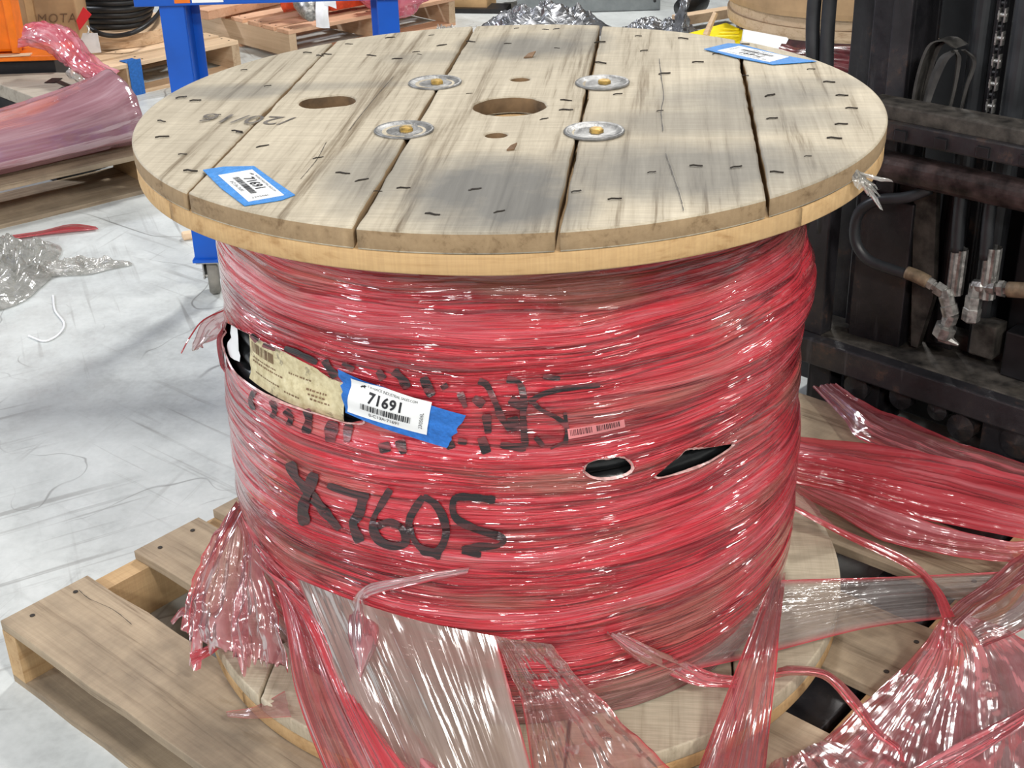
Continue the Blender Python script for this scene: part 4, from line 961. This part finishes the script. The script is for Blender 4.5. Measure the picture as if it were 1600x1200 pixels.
# ================================================================== BACKGROUND, LEFT
# pallet and rosy roll
RA = R_(38.7); RD = Vector((cos(RA), sin(RA), 0)); RN = Vector((-sin(RA), cos(RA), 0))
rp0 = Vector((-1.665, 2.217, 0)) - RD * .75
pallet('pallet', 'dark pallet under the long pink-wrapped roll', rp0, RA, 1.33, [(0, .09), (.115, .09), (.23, .09)], .32, M['pallet'], M['pallet_str'], H=.14, seed=21, sub=(0, .44, 1))
roll = thing('wrapped_roll', 'long roll wrapped in glossy lilac-pink film lying on a dark pallet', 'wrapped roll', rp0 + RN * .2 + Vector((0, 0, .14)))
base = rp0 + RN * .165
secs = []
for a, hw, h, sk in ((-.1, .15, .17, 0), (.5, .15, .17, 0), (.85, .152, .175, 0), (1.05, .156, .195, .01), (1.2, .16, .225, .04), (1.28, .16, .25, .07), (1.305, .14, .21, .05), (1.31, .04, .11, .02)):
    r = []
    for k in range(41):
        t = pi * 1.5 - 2 * pi * k / 40
        cx, cz = cos(t), sin(t)
        ex = abs(cx) ** .8 * (1 if cx > 0 else -1); ez = abs(cz) ** .8 * (1 if cz > 0 else -1)
        lift = max(0, ez) * sk
        r.append(base + RD * a - RN * (hw * ex * (1 - .25 * max(0, ez) * (sk / .085))) + RN * .02 * ez + Vector((0, 0, .156 + h / 2 * (1 + ez) * (1 if ez < 0 else 1) * .92)))
    secs.append(r)
film_sheet('film_cover', [list(s) for s in secs], M['film_lilac'], roll, 120, 70, .012, 9, seed=40, edge=0, crumple=.002)
# twisted tail of clear film leading up to the orange crate
tw = [aty(176, 122, 2.75), aty(150, 112, 2.78), aty(124, 96, 2.86), aty(104, 78, 2.95), aty(84, 62, 3.0), aty(60, 54, 3.02), aty(40, 56, 3.04)]
rows = []
for k, p in enumerate(tw):
    w = (.022, .034, .046, .056, .062, .062, .060)[k]
    rows.append([p + Vector((-w * .5, -.02, -w * .6)), p + Vector((-w * .1, -.06, w * .1)), p + Vector((w * .4, -.02, w * .7)), p + Vector((w * .7, .05, w * .4))])
film_sheet('twisted_tail', rows, M['film_hot'], roll, 40, 60, .010, 6, seed=41, crumple=.012, edge=0)
film_sheet('twisted_tail', [[q + Vector((.03, -.03, -.05)) for q in r] for r in rows[:4]], M['film_white'], roll, 30, 40, .012, 6, seed=42, crumple=.012, edge=0)
# grey slab with keyhole slot on a dark crate
sl = thing('wooden_slab', 'grey wooden slab with a black keyhole slot beside the pink roll', 'slab', atz(75, 140, .26))
sp = [atz(-60, 118, .3), atz(-10, 128, .3), atz(66, 157, .3), atz(148, 134, .3), atz(155, 114, .3), atz(85, 113, .3)]
MB().prism([Vector((p.x, p.y, .3)) for p in sp], (0, 0, -.05)).build('board', M['slabwood'], sl, bevel=.003)
for (a, b_, w) in (((75, 126), (92, 126), .035), ((90, 127), (108, 135), .012), ((106, 135), (128, 131), .012), ((104, 136), (94, 142), .016)):
    p, q = atz(*a, .3015), atz(*b_, .3015); d = (q - p).normalized(); n = Vector((-d.y, d.x, 0)) * w / 2 * 2
    MB().prism([p - n, q - n, q + n, p + n], (0, 0, .0012)).build('slot', M['black'], sl)
pe = [atz(-40, 150, .25), atz(66, 178, .25), atz(150, 150, .25), atz(150, 122, .25), atz(-40, 122, .25)]
tag(MB().prism([Vector((p.x, p.y, 0)) for p in sp], (0, 0, .249)).build('crate', M['black'], bevel=.004), 'black low crate under the grey wooden slab', 'crate')
# orange crate on an orange base
oc_ = thing('machine', 'bright orange steel machine housing on a flat orange base', 'machine', (-2.05, 3.28, 0))
MB().box((-2.15, 3.17, .62), (.67, .10, .50)).build('housing', M['orange'], oc_, bevel=.012)
MB().box((-1.822, 3.112, .62), (.030, .03, .50)).build('corner_post', M['orange'], oc_, bevel=.004)
MB().box((-2.06, 3.19, .354), (.80, .22, .020)).build('base', M['orange'], oc_, bevel=.003)
MB().box((-2.06, 3.20, .172), (.74, .18, .34)).build('plinth', M['black'], oc_, bevel=.003)
MB().box((-1.945, 3.118, .520), (.155, .003, .068)).build('label', M['paper'], oc_)
MB().box((-1.912, 3.1155, .518), (.05, .002, .022)).build('label_print', M['print'], oc_)
MB().box((-1.92, 3.085, .366), (.31, .035, .004), .05).build('trim', M['pal_far'], oc_)
# cardboard box with marker lettering
cb = thing('cardboard_box', 'brown cardboard box with faint marker lettering and a corner strip', 'box', (-1.96, 4.03, .142))
MB().box((-1.965, 4.03, .45), (.25, .16, .61)).build('carton', M['card'], cb, bevel=.006)
MB().box((-2.035, 3.947, .45), (.034, .006, .61)).build('corner_strip', M['card2'], cb)
text_mesh('SMOTA', .055, lambda x, y: Vector((-1.945 + x, 3.946, .325 + y)), 'lettering', M['hub'], cb, 1.15, shear=.2)
# pallet with planks, small reel of black cable
b7a = R_(44); b7d = Vector((cos(b7a), sin(b7a), 0)); b7n = Vector((-sin(b7a), cos(b7a), 0))
b7 = Vector((-1.225, 4.27, 0)) - b7d * .97
pal7 = pallet('pallet', 'pale pine pallet with blue tape under the small cable reel', b7, b7a, .97, [(0, .12), (.16, .11), (.33, .10), (.49, .10), (.65, .10), (.81, .10)], .92, M['pal_far'], M['pal_far_str'], H=.14, seed=31, sub=(0, .42, 1))
p = b7 + b7d * .43
bt_ = MB().box(p + Vector((0, 0, .075)) - b7n * .006, (.062, .004, .155), b7a); bt_.box(p + b7n * .03 + Vector((0, 0, .1425)), (.062, .07, .003), b7a)
o = bt_.build('blue_tape', M['tape'], pal7); 
sr = thing('cable_reel', 'small wooden reel wound with black cable on the pale pallet', 'cable reel', (-1.80, 4.42, .142))
for z0, z1, r in ((.142, .172, .27), (.172, .20, .265)):
    MB().lathe([(.0001, z0), (r, z0), (r, z1), (.0001, z1)], (-1.80, 4.42, 0), seg=48).build('flange', M['pal_far'], sr)
MB().lathe([(.12, .2), (.12, .62)], (-1.80, 4.42, 0), seg=24).build('drum', M['pal_far_str'], sr)
MB().lathe([(.0001, .62), (.27, .62), (.27, .66), (.0001, .66)], (-1.80, 4.42, 0), seg=48).build('flange', M['pal_far'], sr)
for k in range(11):
    z = .215 + k * .027; r = .135 + .028 * min(k, 5) / 2.0 * (.5 if k > 3 else .8)
    n = 40; pts = [(-1.80 + r * cos(t * 2 * pi / n), 4.42 + r * sin(t * 2 * pi / n), z + .004 * sin(t * .5)) for t in range(n + 1)]
    MB().tube(pts, .0165, 8, cap=False).build('cable_turn', M['rubber'], sr, smooth=True)
MB().tube(spline([aty(140, 42, 4.15), aty(155, 52, 4.1), aty(180, 56, 4.1), aty(210, 50, 4.1), aty(235, 35, 4.2), aty(252, 15, 4.4), aty(258, -8, 4.6)], 40), .011, 8).build('cable_tail', M['rubber'], sr, smooth=True)
rt_ = thing('tag', 'red card tag tied to the small black cable reel', 'tag', aty(130, 40, 3.92))
MB().prism([aty(130, 11, 3.92), aty(143, 23, 3.92), aty(124, 48, 3.92), aty(119, 32, 3.92)], (0, .004, 0)).build('card', M['red'], rt_)
wt = thing('tag', 'white plastic pouch tag hanging from the small black cable reel', 'tag', aty(142, 70, 3.9))
MB().prism([aty(129, 52, 3.9), aty(152, 52, 3.9), aty(158, 82, 3.9), aty(128, 84, 3.9), aty(125, 66, 3.9)], (0, .004, 0)).build('pouch', M['whiteplastic'], wt)
MB().tube(spline([aty(136, 40, 3.91), aty(139, 46, 3.905), aty(137, 53, 3.898)], 10), .004, 6).build('tie', M['zinc'], wt)
# loose stick on the floor
for a, c_, lb in (((317, 84), (345, 98), 'thin wooden stick sticking out from under the pale pallet'), ((186, 120), (203, 127), 'short wooden stick near the blue taped pallet edge')):
    p, q = atz(*a, .03), atz(*c_, .012)
    tag(MB().tube([p, (p + q) / 2 + Vector((0, 0, .002)), q], [.012, .013, .011], 6).build('wooden_stick', M['pal_far']), lb, 'stick')
# second pallet with orange equipment
b9a = R_(42); b9d = Vector((cos(b9a), sin(b9a), 0)); b9n = Vector((-sin(b9a), cos(b9a), 0)); b9 = Vector((-1.02, 4.44, 0))
pallet('pallet', 'pinkish pine pallet loaded with orange equipment behind the blue cart', b9, b9a, 1.02, [(0, .10), (.125, .10), (.25, .10), (.40, .10), (.56, .10), (.72, .10), (.88, .10)], 1.0, M['pal_far_red'], M['pal_far_str'], H=.14, seed=51, sub=(0, .52, 1))
pk = b9 + b9d * .10 + b9n * .60
pk_ = thing('timber_offcut', 'reddish timber offcut lying on the orange equipment pallet', 'timber', pk + Vector((0, 0, .142)))
MB().box(pk + b9n * .05 + Vector((0.1, 0, .165)), (.62, .10, .045), b9a + .12).build('block', M['pal_far_red'], pk_, bevel=.003)
eq = thing('hoist', 'orange red hoist housing with a grey nose lying on the pinkish pallet', 'hoist', atz(480, 18, .15))
c0 = atz(468, 14, .18)
bb = MB()
def lump(b, c, rx, ry, rz, seed, n=18, amp=.2):
    rows = []
    for i in range(n + 1):
        th = pi * i / n - pi / 2; row = []
        for j in range(n * 2):
            ph = 2 * pi * j / (n * 2); d = Vector((cos(th) * cos(ph), cos(th) * sin(ph), sin(th))); k = 1 + amp * noise.noise(d * 2.3 + Vector((seed, 0, 0)))
            row.append(Vector(c) + Vector((d.x * rx, d.y * ry, d.z * rz)) * k)
        rows.append(row)
    b.quadgrid(rows, True); return b
lump(bb, c0 + Vector((.02, .04, .10)), .13, .14, .11, 1, amp=.5).build('body', M['orangered'], eq, smooth=True)
bb = MB().lathe([(.0001, 0), (.03, 0), (.05, .05), (.055, .10), (.06, .12)], atz(487, 25, .20), (-.3, .8, .35), 14).build('nose', M['chrome'], eq, smooth=True)
b = MB().box(atz(560, 4, .19) + Vector((0, .1, .02)), (.42, .10, .09), b9a); b.build('boom', M['orangered'], eq, bevel=.01)
wp = thing('tag', 'white cloth tag hanging off the orange hoist over the pallet edge', 'tag', aty(503, 25, 4.5))
film_sheet('cloth', [[aty(494, -6, 4.5), aty(504, -6, 4.5), aty(514, -6, 4.5)], [aty(493, 20, 4.46), aty(503, 20, 4.45), aty(513, 20, 4.46)], [aty(494, 42, 4.45), aty(504, 44, 4.44), aty(515, 44, 4.45)]], M['whiteplastic'], wp, 12, 16, .006, 4, seed=50, edge=0)
film_sheet('cloth_flap', [[aty(505, -4, 4.47), aty(514, -4, 4.47), aty(524, -4, 4.47)], [aty(507, 8, 4.46), aty(516, 10, 4.46), aty(526, 14, 4.46)]], M['whiteplastic'], wp, 10, 8, .004, 4, seed=51, edge=0)
pb = thing('film_bag', 'hot pink crumpled film heap on the pinkish pallet beside the blue leg', 'plastic film', atz(628, 24, .15))
lump(MB(), atz(628, 22, .16) + Vector((-.03, .12, .09)), .16, .12, .12, 9, 26, .35).build('heap', M['film_hot'], pb, smooth=True)
cb2 = thing('cardboard_box', 'tan cardboard box with pink film on top behind the pallets', 'box', atz(715, 30, 0))
c = atz(722, 28, 0)
c = c + Vector((.05, .12, 0))
MB().box(c + Vector((-.04, .16, .12)), (.30, .24, .24), R_(-12)).build('carton', M['card2'], cb2, bevel=.004)
lump(MB(), c + Vector((-.1, .12, .25)), .12, .10, .04, 4).build('film_top', M['film_hot'], cb2, smooth=True)
MB().box(c + Vector((-.01, .07, .012)), (.42, .16, .024), R_(-12)).build('base_board', M['black'], cb2)

# ================================================================== BACKGROUND, CENTRE AND RIGHT
def crumple(name, label, cat, c, rx, ry, h, mat, n=70, amp=.5, fr=6, seed=0, ang=0):
    rows = []
    for i in range(n + 1):
        r = i / n; row = []
        for j in range(n):
            t = 2 * pi * j / n; x, y = r * cos(t), r * sin(t)
            e = 1 + .25 * noise.noise((cos(t) * 1.8, sin(t) * 1.8, seed))
            cr = noise.fractal((x * fr, y * fr, seed), .8, 2.1, 4); rd = abs(noise.noise((x * fr * 1.4, y * fr * 1.4, seed + 5)))
            z = h * max(0, (1 - r ** 2.2)) * (.75 + amp * cr + .7 * amp * (rd - .3)) + .004
            X, Y_ = x * rx * e, y * ry * e
            row.append(Vector(c) + Vector((X * cos(ang) - Y_ * sin(ang), X * sin(ang) + Y_ * cos(ang), max(.002, z))))
        rows.append(row)
    b = MB().quadgrid(rows, True); me = b.mesh(name, False); ul = me.uv_layers.new(name='UVMap')
    for li, lp in enumerate(me.loops): co = me.vertices[lp.vertex_index].co; ul.data[li].uv = (co.x + co.z, co.y + co.z)
    return tag(link(name, me, mat), label, cat)
crumple('foil_heap', 'silver grey crumpled plastic heap in front of the grey steel cabinet', 'plastic sheet', (.18, 4.86, 0), .36, .16, .17, M['foil'], amp=.38, fr=4, seed=3)
crumple('foil_heap', 'lower silver crumpled plastic beside the steel cabinet and yellow ramp', 'plastic sheet', (.74, 4.74, 0), .24, .13, .09, M['foil'], amp=.42, fr=4.5, seed=8)
crumple('foil_heap', 'small dull silver plastic scrap by the tan cardboard box', 'plastic sheet', (-.30, 4.86, 0), .11, .07, .05, M['film_white'], 40, .6, 6, 14)
gb = thing('steel_cabinet', 'low grey steel cabinet with a white lid behind the crumpled foil', 'cabinet', (.36, 5.5, 0))
MB().box((.44, 5.52, .04), (.76, .36, .078)).build('body', M['greysteel'], gb, bevel=.004)
MB().box((.38, 5.52, .10), (.74, .34, .044)).build('lid', M['whiteplastic'], gb, bevel=.004)
for x in (.09, .79): MB().lathe([(.0001, 0), (.008, 0), (.008, .004), (.0001, .005)], (x, 5.34, .05), (0, -1, 0), 10).build('rivet', M['black'], gb)
bs = thing('plastic_bag', 'clear dark plastic bag leaning by the black bottle', 'bag', atz(1085, 45, 0))
film_sheet('bag', [zz((1040,52,.02), (1068,55,.03), (1076,52,.02)), [atz(1048, 40, .05), atz(1068, 38, .09), atz(1074, 36, .06)], [aty(1064, 10, 4.75), aty(1072, 8, 4.72), aty(1076, 8, 4.75)], [aty(1068, -10, 4.8), aty(1072, -10, 4.78), aty(1075, -10, 4.8)]], M['foil'], bs, 24, 30, .012, 5, seed=60, edge=0, crumple=.02)
bo = thing('bottle', 'black round plastic bottle lying between the bag and the tan reel', 'bottle', atz(1088, 22, .02))
MB().lathe([(.0001, -.09), (.05, -.085), (.058, -.06), (.058, .06), (.045, .085), (.02, .10), (.018, .125), (.0001, .127)], atz(1082, 14, .05) + Vector((0, .02, .02)), (.75, .6, .25), 20).build('body', M['cable'], bo, smooth=True)
tag(MB().box((.99, 4.92, .05), (.34, .07, .045), R_(30)).build('timber_offcut', M['pal_far']), 'brown timber offcut lying beside the yellow ramp', 'timber')
yr = thing('ramp', 'bright yellow ribbed plastic ramp on the floor behind the flange', 'ramp', (1.0, 4.35, 0))
yp = [atz(1066, 54, .07), atz(1135, 35, .12), atz(1168, 50, .12), atz(1162, 72, .08), atz(1110, 72, .06)]
MB().prism([Vector((p.x, p.y, p.z)) for p in yp], (0, 0, -.05)).build('body', M['yellow'], yr, bevel=.004)
for k in range(3):
    a, c_ = atz(1118 + 6 * k, 58 - 6 * k, .105 + .004 * k), atz(1155, 56 - 5 * k, .112 + .004 * k)
    MB().tube([a, c_], .006, 6).build('rib', M['yellow'], yr)
tag(MB().tube([atz(1103, 55, .10), aty(1118, 20, 4.3)], [.016, .012], 6).build('wooden_stick', M['pal_far']), 'pale wooden stick leaning across the yellow ramp', 'stick')
# big tan reel with cardboard on top
tr_ = thing('cable_reel', 'tan wooden reel wrapped in brown cardboard behind the forklift hoses', 'cable reel', (1.62, 4.42, 0))
tc = (1.62, 4.42, 0)
MB().lathe([(.0001, .135), (.58, .135), (.585, .15), (.585, .185), (.0001, .185)], tc, seg=64).build('flange', M['pal_far_str'], tr_)
MB().lathe([(.0001, .187), (.575, .187), (.575, .232), (.0001, .232)], tc, seg=64).build('flange', M['pal_far_str'], tr_)
MB().lathe([(.54, .0), (.54, .135)], tc, seg=48).build('wrapped_drum', M['maroon_film'], tr_)
bcv = MB(); rows = []
for z, r in ((.236, .60), (.26, .605), (.36, .60), (.5, .60), (.6, .60), (.6, .01)):
    rows.append([Vector((tc[0] + (r + .012 * noise.noise((cos(t * .13) * 2, sin(t * .13) * 2, z * 3))) * cos(t * 2 * pi / 48), tc[1] + (r + .012 * noise.noise((cos(t * .13) * 2, sin(t * .13) * 2, z * 3))) * sin(t * 2 * pi / 48), z + .006 * noise.noise((t * .4, z, 3)))) for t in range(48)])
bcv.quadgrid(rows, True).build('cardboard_cover', M['card'], tr_)
film_sheet('dark_film', [[aty(1222, 68, 3.5), aty(1216, 78, 3.42), aty(1218, 92, 3.38)], [aty(1260, 72, 3.45), aty(1262, 88, 3.35), aty(1265, 108, 3.3)], [aty(1345, 70, 3.4), aty(1350, 100, 3.3), aty(1355, 130, 3.2)]], M['maroon_film'], tr_, 30, 40, .02, 5, seed=61, edge=0)
wb = thing('foam_board', 'white foam board lying between the yellow ramp and tan reel', 'board', atz(1195, 68, .18))
w0, w1, w2, w3 = aty(1163, 48, 3.62), aty(1232, 61, 3.55), aty(1222, 80, 3.47), aty(1160, 68, 3.52)
MB().prism([w0, w1, w2, Vector((w2.x, w2.y - .01, .001)), Vector((w3.x, w3.y - .01, .001)), w3], (0, .03, 0)).build('board', M['whiteplastic'], wb)

# ================================================================== SCRAPS ON THE FLOOR, LEFT
crumple('plastic_heap', 'heap of dusty clear plastic on the floor at the pallet end', 'plastic sheet', (-1.56, 1.80, 0), .19, .30, .10, M['film_white'], 70, .6, 5, 21)
crumple('plastic_scrap', 'flat clear plastic scrap on the grey floor near the cart shadow', 'plastic sheet', (-1.32, 1.84, 0), .16, .06, .03, M['film_white'], 50, .6, 6, 25, R_(10))
fs = thing('film_strand', 'long dark pink film strand lying on the floor before the roll pallet', 'plastic film', atz(80, 360, .005))
film_sheet('strand', [zz((-10,372,.008), (-8,375,.012), (-6,378,.006)), zz((60,362,.008), (62,365,.012), (64,368,.006)), zz((110,350,.006), (112,357,.016), (114,362,.006)), zz((150,354,.006), (152,356,.010), (154,358,.006))], M['film_dense'], fs, 12, 50, .004, 4, seed=70, edge=0)
tag(MB().box(atz(297, 367, .012), (.05, .03, .024), .4).build('wood_chip', M['pal_far'], bevel=.006), 'small brown wood chip on the floor beside the blue cart leg', 'wood chip')
pth = spline(zz((83,462,.003), (86,485,.003), (100,505,.003), (92,522,.003), (70,533,.003), (45,525,.003)), 30)
tag(MB().tube(pth, .003, 6).build('plastic_string', M['whiteplastic']), 'thin curled white plastic string lying on the floor', 'string')
